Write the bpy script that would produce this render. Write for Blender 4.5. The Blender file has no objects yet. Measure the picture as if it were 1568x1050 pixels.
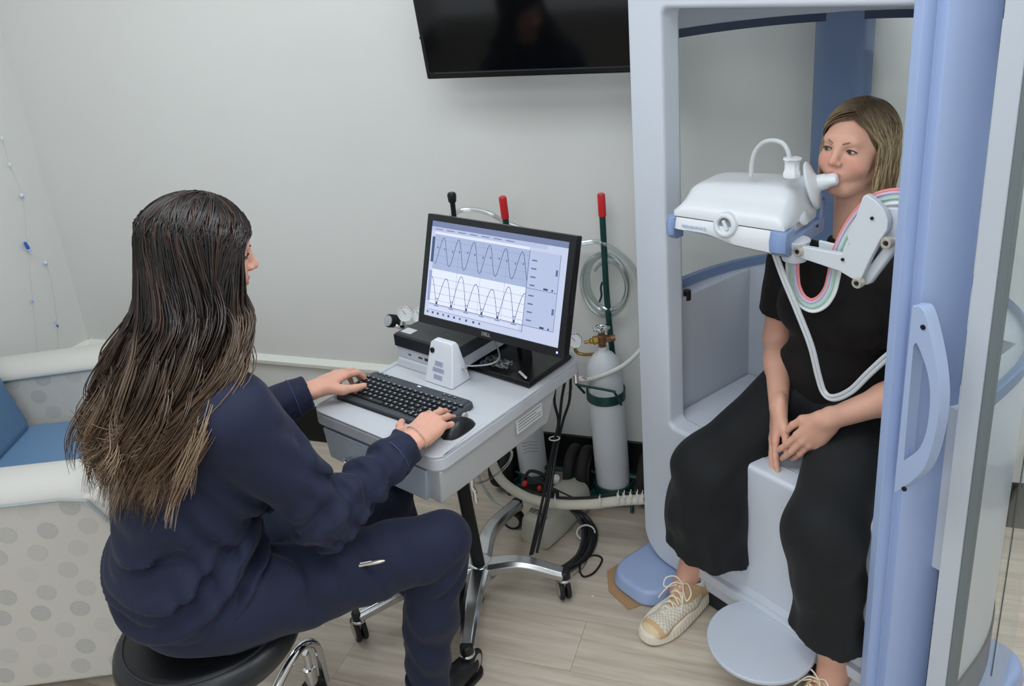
import bpy, bmesh, math, random
import numpy as np
from mathutils import Vector, Matrix
random.seed(7); rng = np.random.default_rng(7)
S = bpy.context.scene
COL = S.collection
PI = math.pi
R = math.radians
# ---------------------------------------------------------------- camera
CF, CCX, CCY, CROLL, CPITCH, CH = 1246.0, 824.0, 394.0, R(4.39), R(19.71), 1.8
cam = bpy.data.cameras.new('camera'); camo = bpy.data.objects.new('camera', cam); COL.objects.link(camo)
cam.sensor_fit = 'HORIZONTAL'; cam.sensor_width = 36.0; cam.lens = CF / 1568 * 36
cam.shift_x = (784 - CCX) / 1568; cam.shift_y = -(525 - CCY) / 1568
camo.matrix_world = Matrix.Translation((0, 0, CH)) @ Matrix.Rotation(PI/2 - CPITCH, 4, 'X') @ Matrix.Rotation(-CROLL, 4, 'Z')
S.camera = camo
# ---------------------------------------------------------------- world, lights, exposure
W = bpy.data.worlds.new('world'); S.world = W; W.use_nodes = True
W.node_tree.nodes['Background'].inputs[0].default_value = (0.86, 0.93, 1.0, 1)
W.node_tree.nodes['Background'].inputs[1].default_value = 0.54
def area(name, loc, rot, sx, sy, power, col=(1, .98, .95)):
    l = bpy.data.lights.new(name, 'AREA'); l.shape = 'RECTANGLE'; l.size = sx; l.size_y = sy; l.energy = power; l.color = col
    o = bpy.data.objects.new(name, l); COL.objects.link(o); o.location = loc; o.rotation_euler = rot; return o
area('ceiling_and_fill_light', (-0.35, 1.0, 2.66), (0, 0, R(-19)), 1.5, .9, 15, (.90, .955, 1.0))
area('ceiling_and_fill_light', (-1.4, 2.0, 2.66), (0, 0, R(-19)), 1.2, .6, 7, (.90, .955, 1.0))
area('ceiling_and_fill_light', (1.25, 1.45, 2.66), (0, 0, R(-19)), .9, .6, 18, (.90, .955, 1.0))  # fill lamp added to brighten the wall behind the booth, not a known fixture
area('ceiling_and_fill_light', (-0.7, -0.9, 2.66), (0, 0, R(-19)), 1.5, .9, 17, (.90, .955, 1.0))
S.view_settings.view_transform = 'Standard'; S.view_settings.look = 'None'
S.view_settings.gamma = 1.0; S.view_settings.use_curve_mapping = False
S.view_settings.exposure = 0.74
# ---------------------------------------------------------------- measured sight lines (pixel of the photo + a real height or plane -> world point)
_cr, _sr, _cp, _sp = math.cos(CROLL), math.sin(CROLL), math.cos(CPITCH), math.sin(CPITCH)
def ray(px, py):
    xr = (px - CCX) / CF; yr = -(py - CCY) / CF
    xc = _cr*xr + _sr*yr; yc = -_sr*xr + _cr*yr
    return Vector((xc, _cp + yc*_sp, -_sp + yc*_cp))
def onz(px, py, z):
    d = ray(px, py); return Vector((0, 0, CH)) + d * ((z - CH) / d.z)
def onpl(px, py, P, N):
    d = ray(px, py); P = Vector(P); N = Vector(N); o = Vector((0, 0, CH)); return o + d * ((P - o).dot(N) / d.dot(N))
# ---------------------------------------------------------------- materials
def lin(h):
    if isinstance(h, str):
        c = [int(h[i:i+2], 16) / 255 for i in (0, 2, 4)]
        return tuple((x/12.92 if x <= .04045 else ((x+.055)/1.055)**2.4) for x in c) + (1,)
    return tuple(h) + (1,) if len(h) == 3 else h
_m = {}
def mat(name, col='808080', rough=.5, metal=0, spec=.5, bump=0, bscale=60, var=0, vscale=8, emit=0, coat=0, sheen=0, trans=0, ior=1.45, alpha=1, attr=None, sss=0):
    if name in _m: return _m[name]
    m = bpy.data.materials.new(name); m.use_nodes = True; _m[name] = m
    nt = m.node_tree; b = nt.nodes['Principled BSDF']
    b.inputs['Base Color'].default_value = lin(col); b.inputs['Roughness'].default_value = rough
    b.inputs['Metallic'].default_value = metal; b.inputs['Specular IOR Level'].default_value = spec
    b.inputs['Coat Weight'].default_value = coat; b.inputs['Sheen Weight'].default_value = sheen
    b.inputs['Transmission Weight'].default_value = trans; b.inputs['IOR'].default_value = ior; b.inputs['Alpha'].default_value = alpha
    if sss: b.inputs['Subsurface Weight'].default_value = sss; b.inputs['Subsurface Radius'].default_value = (.012, .005, .003); b.inputs['Subsurface Scale'].default_value = 1
    if emit: b.inputs['Emission Color'].default_value = lin(col); b.inputs['Emission Strength'].default_value = emit
    tc = nt.nodes.new('ShaderNodeTexCoord')
    src = None
    if attr:
        a = nt.nodes.new('ShaderNodeAttribute'); a.attribute_name = attr; src = a.outputs['Color']
        nt.links.new(src, b.inputs['Base Color'])
    if var:
        n = nt.nodes.new('ShaderNodeTexNoise'); n.inputs['Scale'].default_value = vscale; n.inputs['Detail'].default_value = 5
        nt.links.new(tc.outputs['Object'], n.inputs['Vector'])
        mx = nt.nodes.new('ShaderNodeHueSaturation'); mp = nt.nodes.new('ShaderNodeMapRange')
        mp.inputs['From Min'].default_value = .3; mp.inputs['From Max'].default_value = .7
        mp.inputs['To Min'].default_value = 1 - var; mp.inputs['To Max'].default_value = 1 + var
        nt.links.new(n.outputs['Fac'], mp.inputs['Value']); nt.links.new(mp.outputs['Result'], mx.inputs['Value'])
        if src: nt.links.new(src, mx.inputs['Color'])
        else: mx.inputs['Color'].default_value = lin(col)
        nt.links.new(mx.outputs['Color'], b.inputs['Base Color'])
    if bump:
        n = nt.nodes.new('ShaderNodeTexNoise'); n.inputs['Scale'].default_value = bscale; n.inputs['Detail'].default_value = 4
        nt.links.new(tc.outputs['Object'], n.inputs['Vector'])
        bp = nt.nodes.new('ShaderNodeBump'); bp.inputs['Strength'].default_value = bump; bp.inputs['Distance'].default_value = .002
        nt.links.new(n.outputs['Fac'], bp.inputs['Height']); nt.links.new(bp.outputs['Normal'], b.inputs['Normal'])
    return m
def clear(name, tint=(1, 1, 1), gloss=.08, rough=.03):
    if name in _m: return _m[name]
    m = bpy.data.materials.new(name); m.use_nodes = True; _m[name] = m; nt = m.node_tree; nt.nodes.clear()
    o = nt.nodes.new('ShaderNodeOutputMaterial'); t = nt.nodes.new('ShaderNodeBsdfTransparent'); g = nt.nodes.new('ShaderNodeBsdfGlossy')
    t.inputs[0].default_value = (*tint, 1); g.inputs['Roughness'].default_value = rough; g.inputs[0].default_value = (.9, .95, 1, 1)
    f = nt.nodes.new('ShaderNodeLayerWeight'); f.inputs[0].default_value = .5
    pw = nt.nodes.new('ShaderNodeMath'); pw.operation = 'POWER'; pw.inputs[1].default_value = 4; nt.links.new(f.outputs['Facing'], pw.inputs[0])
    ma = nt.nodes.new('ShaderNodeMath'); ma.operation = 'MULTIPLY_ADD'; ma.inputs[1].default_value = .35; ma.inputs[2].default_value = gloss; nt.links.new(pw.outputs[0], ma.inputs[0])
    n = nt.nodes.new('ShaderNodeTexNoise'); n.inputs['Scale'].default_value = 3
    rr = nt.nodes.new('ShaderNodeMapRange'); rr.inputs['To Min'].default_value = rough; rr.inputs['To Max'].default_value = rough + .05
    nt.links.new(n.outputs['Fac'], rr.inputs['Value']); nt.links.new(rr.outputs['Result'], g.inputs['Roughness'])
    mx = nt.nodes.new('ShaderNodeMixShader'); nt.links.new(ma.outputs[0], mx.inputs[0])
    nt.links.new(t.outputs[0], mx.inputs[1]); nt.links.new(g.outputs[0], mx.inputs[2]); nt.links.new(mx.outputs[0], o.inputs[0])
    return m
# ---------------------------------------------------------------- mesh builder
class MB:
    def __init__(s): s.v = []; s.f = []; s.c = None
    def add(s, vs, fs, M=None):
        n = len(s.v)
        for p in vs: s.v.append(tuple(M @ Vector(p)) if M is not None else tuple(p))
        s.f += [tuple(i + n for i in f) for f in fs]; return s
    def box(s, x0, x1, y0, y1, z0, z1, M=None, tx=0, ty=0):   # tx, ty: top inset
        v = [(x0, y0, z0), (x1, y0, z0), (x1, y1, z0), (x0, y1, z0), (x0+tx, y0+ty, z1), (x1-tx, y0+ty, z1), (x1-tx, y1-ty, z1), (x0+tx, y1-ty, z1)]
        return s.add(v, [(3, 2, 1, 0), (4, 5, 6, 7), (0, 1, 5, 4), (1, 2, 6, 5), (2, 3, 7, 6), (3, 0, 4, 7)], M)
    def tube(s, pts, r, n=10, closed=False, sm=0, rf=None, flat=1.0, cap=True):
        pts = [Vector(p) for p in pts]
        if sm: pts = smooth(pts, sm, closed)
        m = len(pts); T = []
        for i in range(m):
            a = pts[i-1] if (i > 0 or closed) else pts[i]; b = pts[(i+1) % m] if (i < m-1 or closed) else pts[i]
            T.append((b - a).normalized())
        up = Vector((0, 0, 1)) if abs(T[0].z) < .9 else Vector((1, 0, 0))
        nrm = (up - T[0]*up.dot(T[0])).normalized(); vs = []
        for i in range(m):
            nrm = (nrm - T[i]*nrm.dot(T[i]));
            if nrm.length < 1e-6: nrm = T[i].orthogonal()
            nrm.normalize(); bn = T[i].cross(nrm)
            rr = rf(i/(m-1)) if rf else r
            for k in range(n):
                a = 2*PI*k/n; vs.append(pts[i] + nrm*(math.cos(a)*rr) + bn*(math.sin(a)*rr*flat))
        fs = []
        for i in range(m if closed else m-1):
            for k in range(n):
                a = i*n+k; b = i*n+(k+1) % n; c = ((i+1) % m)*n+(k+1) % n; d = ((i+1) % m)*n+k; fs.append((a, b, c, d))
        if not closed and cap: fs.append(tuple(range(n-1, -1, -1))); fs.append(tuple((m-1)*n + k for k in range(n)))
        return s.add(vs, fs)
    def lathe(s, prof, n=32, M=None, caps=True):
        vs = []; fs = []
        for (r, z) in prof:
            for k in range(n): a = 2*PI*k/n; vs.append((r*math.cos(a), r*math.sin(a), z))
        for i in range(len(prof)-1):
            for k in range(n): fs.append((i*n+k, i*n+(k+1) % n, (i+1)*n+(k+1) % n, (i+1)*n+k))
        if caps:
            if prof[0][0] > 1e-5: fs.append(tuple(range(n-1, -1, -1)))
            if prof[-1][0] > 1e-5: fs.append(tuple((len(prof)-1)*n+k for k in range(n)))
        return s.add(vs, fs, M)
    def prism(s, poly, z0, z1, M=None, top=None):
        n = len(poly); tp = top or poly
        vs = [(p[0], p[1], z0) for p in poly] + [(p[0], p[1], z1) for p in tp]
        fs = [tuple(range(n-1, -1, -1)), tuple(range(n, 2*n))] + [(i, (i+1) % n, n+(i+1) % n, n+i) for i in range(n)]
        return s.add(vs, fs, M)
    def ring(s, outer, inner, z0, z1, M=None, closed=True):
        n = len(outer); vs = []
        for z in (z0, z1):
            for P in (outer, inner): vs += [(p[0], p[1], z) for p in P]
        fs = []
        for i in range(n if closed else n-1):
            j = (i+1) % n
            fs += [(i, j, 2*n+j, 2*n+i), (n+j, n+i, 3*n+i, 3*n+j), (2*n+i, 2*n+j, 3*n+j, 3*n+i), (j, i, n+i, n+j)]
        if not closed: fs += [(0, 2*n, 3*n, n), (n-1, 2*n-1, 4*n-1, 3*n-1)]
        return s.add(vs, fs, M)
    def loft(s, rings, M=None, closed=True, cap=True):
        n = len(rings[0]); vs = [p for r in rings for p in r]; fs = []
        for i in range(len(rings)-1):
            for k in range(n if closed else n-1): fs.append((i*n+k, i*n+(k+1) % n, (i+1)*n+(k+1) % n, (i+1)*n+k))
        if cap and closed: fs.append(tuple(range(n-1, -1, -1))); fs.append(tuple((len(rings)-1)*n+k for k in range(n)))
        return s.add(vs, fs, M)
    def build(s, name, m, parent=None, smooth=None, bevel=0, seg=2, sub=0, local=True, recalc=True):
        me = bpy.data.meshes.new(name); me.from_pydata([tuple(p) for p in s.v], [], s.f)
        if recalc:
            bm = bmesh.new(); bm.from_mesh(me); bmesh.ops.recalc_face_normals(bm, faces=bm.faces); bm.to_mesh(me); bm.free()
        o = bpy.data.objects.new(name, me); COL.objects.link(o)
        for x in (m if isinstance(m, (list, tuple)) else [m]): me.materials.append(x)
        if parent: o.parent = parent
        if bevel:
            b = o.modifiers.new('bevel', 'BEVEL'); b.width = bevel; b.segments = seg; b.limit_method = 'ANGLE'; b.angle_limit = R(35); b.harden_normals = True
        if sub: b = o.modifiers.new('sub', 'SUBSURF'); b.levels = sub; b.render_levels = sub
        if smooth is None or smooth:
            a = R(smooth if smooth else 35)
            if a > 3: 
                for p in me.polygons: p.use_smooth = True
            else: me.shade_smooth(); me.set_sharp_from_angle(angle=a)
        return o
def smooth(pts, k, closed=False):
    pts = [Vector(p) for p in pts]; n = len(pts); out = []
    for i in range(n if closed else n-1):
        p0 = pts[i-1] if (i > 0 or closed) else pts[0]*2-pts[1]; p1 = pts[i]; p2 = pts[(i+1) % n]
        p3 = pts[(i+2) % n] if (i+2 < n or closed) else pts[-1]*2-pts[-2]
        for j in range(k):
            t = j/k; out.append(.5*((2*p1)+(p2-p0)*t+(2*p0-5*p1+4*p2-p3)*t*t+(3*p1-p0-3*p2+p3)*t**3))
    if not closed: out.append(pts[-1])
    return out
def rrect(x0, x1, y0, y1, r, n=6):
    if not isinstance(r, (list, tuple)): r = [r]*4
    c = [(x1-r[0], y0+r[0], -90, r[0]), (x1-r[1], y1-r[1], 0, r[1]), (x0+r[2], y1-r[2], 90, r[2]), (x0+r[3], y0+r[3], 180, r[3])]
    out = []
    for (cx, cy, a, q) in c:
        for i in range(n+1): t = R(a + 90*i/n); out.append((cx + q*math.cos(t), cy + q*math.sin(t)))
    return out
def circ(cx, cy, r, n=32): return [(cx + r*math.cos(2*PI*i/n), cy + r*math.sin(2*PI*i/n)) for i in range(n)]
def frame(z, loc=(0, 0, 0)):   # matrix whose Z axis points along z
    z = Vector(z).normalized(); q = z.to_track_quat('Z', 'Y'); return Matrix.Translation(Vector(loc)) @ q.to_matrix().to_4x4()
def cyl(mb, a, b, r, r2=None, n=20):
    a = Vector(a); b = Vector(b); L = (b-a).length
    return mb.lathe([(r, 0), (r if r2 is None else r2, L)], n, frame(b-a, a))
def thing(name, label, cat, loc=(0, 0, 0), rz=0, group=None):
    o = bpy.data.objects.new(name, None); COL.objects.link(o); o.empty_display_size = .05
    o.location = loc; o.rotation_euler = (0, 0, rz); o['label'] = label; o['category'] = cat
    if group: o['group'] = group
    return o
def tag(o, label, cat, group=None):
    o['label'] = label; o['category'] = cat
    if group: o['group'] = group
    return o
def struct(o, label=None, cat=None):
    o['kind'] = 'structure'
    if label: o['label'] = label
    if cat: o['category'] = cat
    return o
def text(body, size, M, m, parent=None, name='lettering', depth=.0004, align='CENTER'):
    cu = bpy.data.curves.new(name, 'FONT'); cu.body = body; cu.size = size; cu.extrude = depth; cu.align_x = align; cu.align_y = 'CENTER'; cu.resolution_u = 3
    t = bpy.data.objects.new(name, cu); me = bpy.data.meshes.new_from_object(t); bpy.data.objects.remove(t)
    o = bpy.data.objects.new(name, me); COL.objects.link(o); me.materials.clear(); me.materials.append(m); o.parent = parent; o.matrix_local = M; return o
def onframe(o, x, xdir, ydir):   # matrix: X=xdir, Y=ydir
    X = Vector(xdir).normalized(); Y = Vector(ydir).normalized(); Z = X.cross(Y)
    return Matrix(((X.x, Y.x, Z.x, x[0]), (X.y, Y.y, Z.y, x[1]), (X.z, Y.z, Z.z, x[2]), (0, 0, 0, 1)))
# ================================================================ SETTING
WY = R(-19.1)                                   # heading of the back wall
wx = Vector((math.cos(WY), math.sin(WY), 0)); wn = Vector((-math.sin(WY), math.cos(WY), 0))  # along, into wall
CRN = Vector((-2.03, 3.35, 0))                  # corner of back and left wall
ly = R(72) ; lx = Vector((-math.cos(R(71.5)), -math.sin(R(71.5)), 0)) # left wall runs towards the camera
m_wall = mat('wall_paint', 'dadad7', .75, bump=.12, bscale=180, var=.012, vscale=1.5)
m_wall2 = mat('ceiling_paint', 'e6e6e2', .85, bump=.1, bscale=120)
def slab(name, a, b, z0, z1, th, m, nrm, bev=0):
    a = Vector(a); b = Vector(b); n = Vector(nrm)*th; M = MB()
    M.prism([(p.x, p.y) for p in (a, b, b+n, a+n)], z0, z1); return M.build(name, m, bevel=bev)
lxn = Vector((lx.y, -lx.x, 0))                  # out of the room on the left
if lxn.x > 0: lxn = -lxn
Lend = CRN + lx*4.2; Rend = CRN + wx*4.4
struct(slab('wall_back', CRN - wx*.15, Rend, 0, 2.7, .12, m_wall, wn), 'pale greige painted back wall')
struct(slab('wall_left', CRN, Lend, 0, 2.7, .12, m_wall, lxn), 'pale greige painted left wall')
struct(slab('wall_right', Rend, Rend - wn*4.2, 0, 2.7, .12, m_wall, wx), 'pale wall behind the test booth')
fl = MB(); ctr = CRN + wx*2.2 - wn*2.0
FM = Matrix.Translation(CRN) @ Matrix.Rotation(WY, 4, 'Z')
fl.box(-1.2, 4.5, -4.6, .1, -.06, -.004, FM); mfb = mat('floor_joint', '7d7468', .8, bump=.2)
floor = struct(fl.build('floor', mfb, smooth=False), 'light oak look vinyl plank floor')
# vinyl planks, each one a part of the floor
mp = bpy.data.materials.new('vinyl_plank'); mp.use_nodes = True; nt = mp.node_tree; b = nt.nodes['Principled BSDF']; b.inputs['Roughness'].default_value = .42
tc = nt.nodes.new('ShaderNodeTexCoord'); oi = nt.nodes.new('ShaderNodeObjectInfo'); mpg = nt.nodes.new('ShaderNodeMapping'); mpg.inputs['Scale'].default_value = (1.3, 16, 1)
ad = nt.nodes.new('ShaderNodeVectorMath'); sc = nt.nodes.new('ShaderNodeVectorMath'); sc.operation = 'SCALE'; cb = nt.nodes.new('ShaderNodeCombineXYZ')
for i in range(3): nt.links.new(oi.outputs['Random'], cb.inputs[i])
nt.links.new(cb.outputs[0], sc.inputs[0]); sc.inputs['Scale'].default_value = 37; nt.links.new(tc.outputs['Object'], mpg.inputs['Vector'])
nt.links.new(mpg.outputs[0], ad.inputs[0]); nt.links.new(sc.outputs[0], ad.inputs[1])
nz = nt.nodes.new('ShaderNodeTexNoise'); nz.inputs['Scale'].default_value = 2.2; nz.inputs['Detail'].default_value = 8; nz.inputs['Roughness'].default_value = .6; nt.links.new(ad.outputs[0], nz.inputs['Vector'])
cr = nt.nodes.new('ShaderNodeValToRGB'); cr.color_ramp.elements[0].position = .32; cr.color_ramp.elements[0].color = lin('b2a493'); cr.color_ramp.elements[1].position = .68; cr.color_ramp.elements[1].color = lin('d1c6b7')
nt.links.new(nz.outputs['Fac'], cr.inputs[0]); hs = nt.nodes.new('ShaderNodeHueSaturation'); mr = nt.nodes.new('ShaderNodeMapRange'); mr.inputs['To Min'].default_value = .93; mr.inputs['To Max'].default_value = 1.05
nt.links.new(oi.outputs['Random'], mr.inputs['Value']); nt.links.new(mr.outputs[0], hs.inputs['Value']); nt.links.new(cr.outputs[0], hs.inputs['Color']); nt.links.new(hs.outputs[0], b.inputs['Base Color'])
pm = None; PL, PW = 1.22, .18
pmb = MB(); pmb.box(.0004, PL-.0004, .0004, PW-.0004, -.004, 0); k = 0
row = 0; y = -4.5
while y < .0:
    off = [0, .42, .8, .21, .63][row % 5]; x = -1.2 - off
    while x < 4.4:
        if y < -.2 and (FM @ Vector((x+.6, y, 0))).y > .1 or y >= -.2:
            if pm is None: o = pmb.build('plank', mp, floor, smooth=False); pm = o
            else: o = pm.copy(); COL.objects.link(o); o.parent = floor
            o.matrix_local = FM @ Matrix.Translation((x, y, 0))
        x += PL
    y += PW; row += 1
cl = MB(); cl.box(-1.2, 4.5, -4.6, .1, 2.7, 2.78, FM); struct(cl.build('ceiling', m_wall2, smooth=False), 'white ceiling')
m_cove = mat('black_cove_base', '0b0c0d', .45, bump=.1)
def base(name, a, d, n, L, label):
    M = MB(); prof = [(0, 0), (-.022, 0), (-.009, .018), (-.006, .15), (-.002, .155), (0, .155)]
    d = Vector(d); n = Vector(n); a = Vector(a)
    M.loft([[tuple(a + d*t + n*p[0] + Vector((0, 0, p[1]))) for p in prof] for t in (0, L)]); return struct(M.build(name, m_cove), label)
base('baseboard_back', CRN, wx, wn, 4.4, 'black rubber cove base along the back wall')
base('baseboard_left', CRN, lx, lxn, 4.1, 'black rubber cove base along the left wall')
base('baseboard_right', Rend, -wn, wx, 4.1, 'black rubber cove base along the right wall')
m_rail = mat('rail_paint', 'e3e4dc', .45)
def rail(name, a, d, n, L, label):
    M = MB(); prof = [(0, .355), (-.012, .352), (-.020, .360), (-.022, .374), (-.012, .385), (-.006, .392), (0, .392)]
    d = Vector(d); n = Vector(n); a = Vector(a)
    M.loft([[tuple(a + d*t + n*p[0] + Vector((0, 0, p[1]-.012))) for p in prof] for t in (0, L)]); return struct(M.build(name, m_rail), label)
rail('trim_1', CRN - wx*0, wx, wn, 2.0, 'narrow cream rail along the back wall')
rail('trim_2', CRN, lx, lxn, 2.6, 'narrow cream rail along the left wall')

# ================================================================ TEST BOOTH (local: x across the front, y into the booth)
BP = Vector((.2867, 2.0693, 0)); BA = R(-52.6)
bu = Vector((math.cos(BA), math.sin(BA), 0)); bv = Vector((-math.sin(BA), math.cos(BA), 0))
def bl(u, v, z): return BP + bu*u + bv*v + Vector((0, 0, z))
def bpx(px, py, v):   # booth coordinates of a sight line at depth v
    p = onpl(px, py, BP + bv*v, bv) - BP; return Vector((p.dot(bu), v, p.z))
m_bw = mat('booth_shell', 'cad0da', .32, bump=.05, bscale=300, var=.01)
m_bi = mat('booth_inner', 'c0c6d0', .38, bump=.05, bscale=300)
m_blue = mat('booth_blue', '9badd2', .38, bump=.05, bscale=300)
m_dblue = mat('booth_slate', '6d80a3', .35, bump=.05)
m_gask = mat('gasket', '33405a', .5, bump=.1)
m_acr = clear('acrylic', (.975, .985, .98), .03, .02)
m_blk = mat('black_plastic', '121315', .42, bump=.06, bscale=200)
booth = thing('test_booth', 'tall white and blue lung function booth with a clear curved shell, patient seated inside', 'booth', BP, BA)
path = [Vector((a, b, 0)) for a, b in [(-.004, .02), (0, .25), (.04, .42), (.12, .55), (.25, .655), (.42, .69), (.59, .655), (.73, .55), (.82, .42), (.872, .25), (.885, .02)]]
path = smooth(path, 7)
def offs(pth, d):
    out = []
    for i, p in enumerate(pth):
        a = pth[max(i-1, 0)]; b = pth[min(i+1, len(pth)-1)]; t = (b-a).normalized(); out.append((p.x - t.y*-d*-1*-1, p.y + t.x*d*-1*-1))
    return out
def strip(pth, d0, d1, z0, z1, name, m, parent=booth, bev=0):
    M = MB(); M.ring(offs(pth, d0), offs(pth, d1), z0, z1, closed=False); return M.build(name, m, parent, bevel=bev)
# front frame: rounded ring
out = rrect(-.022, .80, .055, 1.86, [.08, .06, .06, .09], 8); inn = rrect(.09, .752, .555, 1.682, [.02, .02, .02, .02], 8)
MX = Matrix(((1, 0, 0, 0), (0, 0, 1, 0), (0, 1, 0, 0), (0, 0, 0, 1)))   # (x,y,z)->(x,z,y)
M = MB(); M.ring(out, inn, -.012, .055, MX); fr = M.build('front_frame', m_bw, booth, bevel=.012, seg=3)
# lower shell, seat, inner walls
strip(path, 0, .012, .06, .905, 'lower_shell', m_bw)
outer = offs(path, .012); rect = []
for p in outer: rect.append((min(max(p[0], .05), .80), min(max(p[1], .03), .395)))
M = MB(); M.ring(outer, rect, .50, .90, closed=False); M.build('inner_lining', m_bi, booth, bevel=.004)
M = MB(); M.box(.05, .80, .03, .396, .30, .552); M.build('seat', m_bw, booth, bevel=.012, seg=3)
strip(path, -.004, .014, .903, .930, 'lower_gasket', m_dblue, bev=.003)
strip(path, .002, .008, .93, 1.60, 'acrylic_shell', m_acr)
strip(path, -.003, .014, 1.598, 1.62, 'upper_gasket', m_gask, bev=.003)
M = MB(); roof = offs(path, -.004); M.prism(roof, 1.70, 1.84); M.build('roof', m_bi, booth, bevel=.03, seg=3)
strip(path, 0, .012, 1.62, 1.70, 'roof_lip', m_bi)
col = [p for p in path if .125 < p.x < .245 and p.y > .5]
strip(col, -.008, .03, .90, 1.62, 'rear_column', m_dblue, bev=.006)
cl2 = [p for p in path if .16 < p.x < .20 and p.y > .5]
strip(cl2, .028, .040, .93, 1.62, 'column_rib', mat('slate_light', '8292b0', .3, bump=.04), bev=.004)
M = MB(); cyl(M, (.045, .12, .885), (.045, .12, .915), .011); M.build('lock_knob', m_blk, booth, bevel=.002)
# ledge and kick plate
M = MB(); M.box(.12, .74, -.035, 0.0, .118, .150); M.box(.12, .74, -.02, 0, .150, .172, ty=.008); M.build('front_ledge', m_bw, booth, bevel=.006)
M = MB(); M.box(.13, .84, .0, .30, .0, .10); M.build('plinth', mat('plinth_black', '22262d', .5), booth, bevel=.004)
M = MB(); M.prism(circ(.478, -.10, .137, 56), .118, .130); fp = M.build('foot_rest', mat('foot_rest', 'bfc6d2', .35, bump=.05), booth, bevel=.004)
M = MB(); M.box(.46, .50, -.06, .0, .104, .118); M.build('hinge_block', m_bi, booth, bevel=.002)
for (u0, u1) in ((-.065, .14), (.74, .94)):
    M = MB(); M.prism(rrect(u0, u1, -.155, .42, .075, 8), 0.004, .05, top=rrect(u0+.012, u1-.012, -.143, .41, .068, 8)); M.build('foot', m_blue, booth, bevel=.012, seg=3)
strip(path, -.006, .02, .02, .165, 'base_skirt', mat('skirt', '4a4e55', .4, bump=.1))
# blue door profile, standing at the right of the opening
prof = [(.724, -.052), (.744, -.060), (.7455, -.058), (.756, -.030), (.778, -.040), (.781, -.039), (.800, -.024), (.834, .046), (.75, .050), (.724, -.01)]
M = MB(); M.prism(prof, .06, 1.90); dr = M.build('door_profile', m_blue, booth, bevel=.003)
M = MB(); M.prism([(.8565, -.012), (.898, -.010), (.900, .05), (.8565, .05)], .06, 1.88); M.build('right_post', mat('post_white', 'bcc2ca', .35), booth, bevel=.003)
M = MB(); M.prism([(.899, -.012), (.914, -.008), (.914, .012), (.899, .012)], .06, 1.88); M.build('seal_strip', mat('seal_grey', '6b7476', .5, bump=.1), booth, bevel=.002)
dpath = smooth([Vector((a, b, 0)) for a, b in [(.912, .0), (.93, .12), (.925, .25), (.88, .42)]], 8)
strip(dpath, 0, .006, .06, 1.88, 'curved_door_pane', m_acr)
dp2 = [p for p in dpath if .10 < p.y < .125]
M = MB(); M.tube([bl2 for bl2 in (Vector((.938, .13, .2)), Vector((.938, .13, 1.88)))], .0015, 6); M.build('pane_seam', mat('seam', '55605c', .5), booth)
# D handle on the profile
ho = [(0, 0), (.012, .012), (.060, .085), (.078, .17), (.080, .25), (.064, .33), (.030, .415), (.004, .42)]
hi = [(.016, .085), (.024, .095), (.048, .13), (.060, .18), (.060, .25), (.048, .30), (.022, .345), (.014, .34)]
ho = [(p.x, p.y) for p in smooth([Vector((a, b, 0)) for a, b in ho], 5)]; hi = [(p.x, p.y) for p in smooth([Vector((a, b, 0)) for a, b in hi], 5)]
hd = Vector((.80, .05, 0)).normalized()
HM = Matrix.Translation((.786, -.070, .728)) @ Matrix(((.96, 0, -.28, 0), (.28*-.6, 0, -.96, 0), (0, 1, 0, 0), (0, 0, 0, 1)))
M = MB(); M.ring(ho, hi, -.012, .016, HM); hdl = M.build('handle', mat('handle_blue', 'a3b3d2', .35, bump=.04), booth, bevel=.005, seg=3)
for (a, b) in ((.020, .385), (.012, .022)):
    M = MB(); M.lathe([(.005, 0), (.005, .004), (.0, .004)], 16, HM @ Matrix.Translation((a+.012, b, .0145))); M.build('screw', m_blk, hdl)
# cardboard shim under the left foot
M = MB(); M.prism([(-.085, -.12), (-.02, -.175), (.075, -.185), (.09, -.14), (.0, .0), (-.08, .0)], 0, .004)
o = M.build('cardboard_piece', mat('cardboard', 'a98762', .85, bump=.3, bscale=90), None, bevel=.001); o.location = BP; o.rotation_euler = (0, 0, BA)
tag(o, 'torn brown cardboard piece under the blue foot of the booth', 'cardboard')
# ================================================================ TELEVISION on the back wall
m_scr = mat('dark_screen', '06080a', .08, spec=.6, bump=.01); m_bez = mat('bezel', '0e0f11', .3, bump=.03, bscale=300)
tvc = Vector((.054, 2.507, 1.712)); tv = thing('television', 'wall-mounted black flat television, switched off, above the computer cart', 'television', tvc, WY)
tilt = R(9); TM = Matrix.Translation((-.342, -.075, -.2155)) @ Matrix.Rotation(tilt, 4, 'X')     # leans out over the room
M = MB(); M.box(0, .73, -.012, .03, 0, .43, TM); M.build('casing', m_bez, tv, bevel=.006)
M = MB(); M.box(.014, .716, -.0135, -.0115, .024, .416, TM); M.build('screen', m_scr, tv, smooth=False)
M = MB(); M.box(.03, .70, -.0140, -.0125, .0185, .0205, TM); M.build('trim_line', mat('grey_line', '3a3f45', .3, bump=.02), tv, smooth=False)
M = MB(); M.box(-.006, .0, .0, .01, .12, .128, TM); M.build('side_button', m_bez, tv, bevel=.001)
M = MB(); M.box(-.10, .10, .025, .105, -.08, .12); M.build('wall_bracket', m_blk, tv, bevel=.004)

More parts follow.
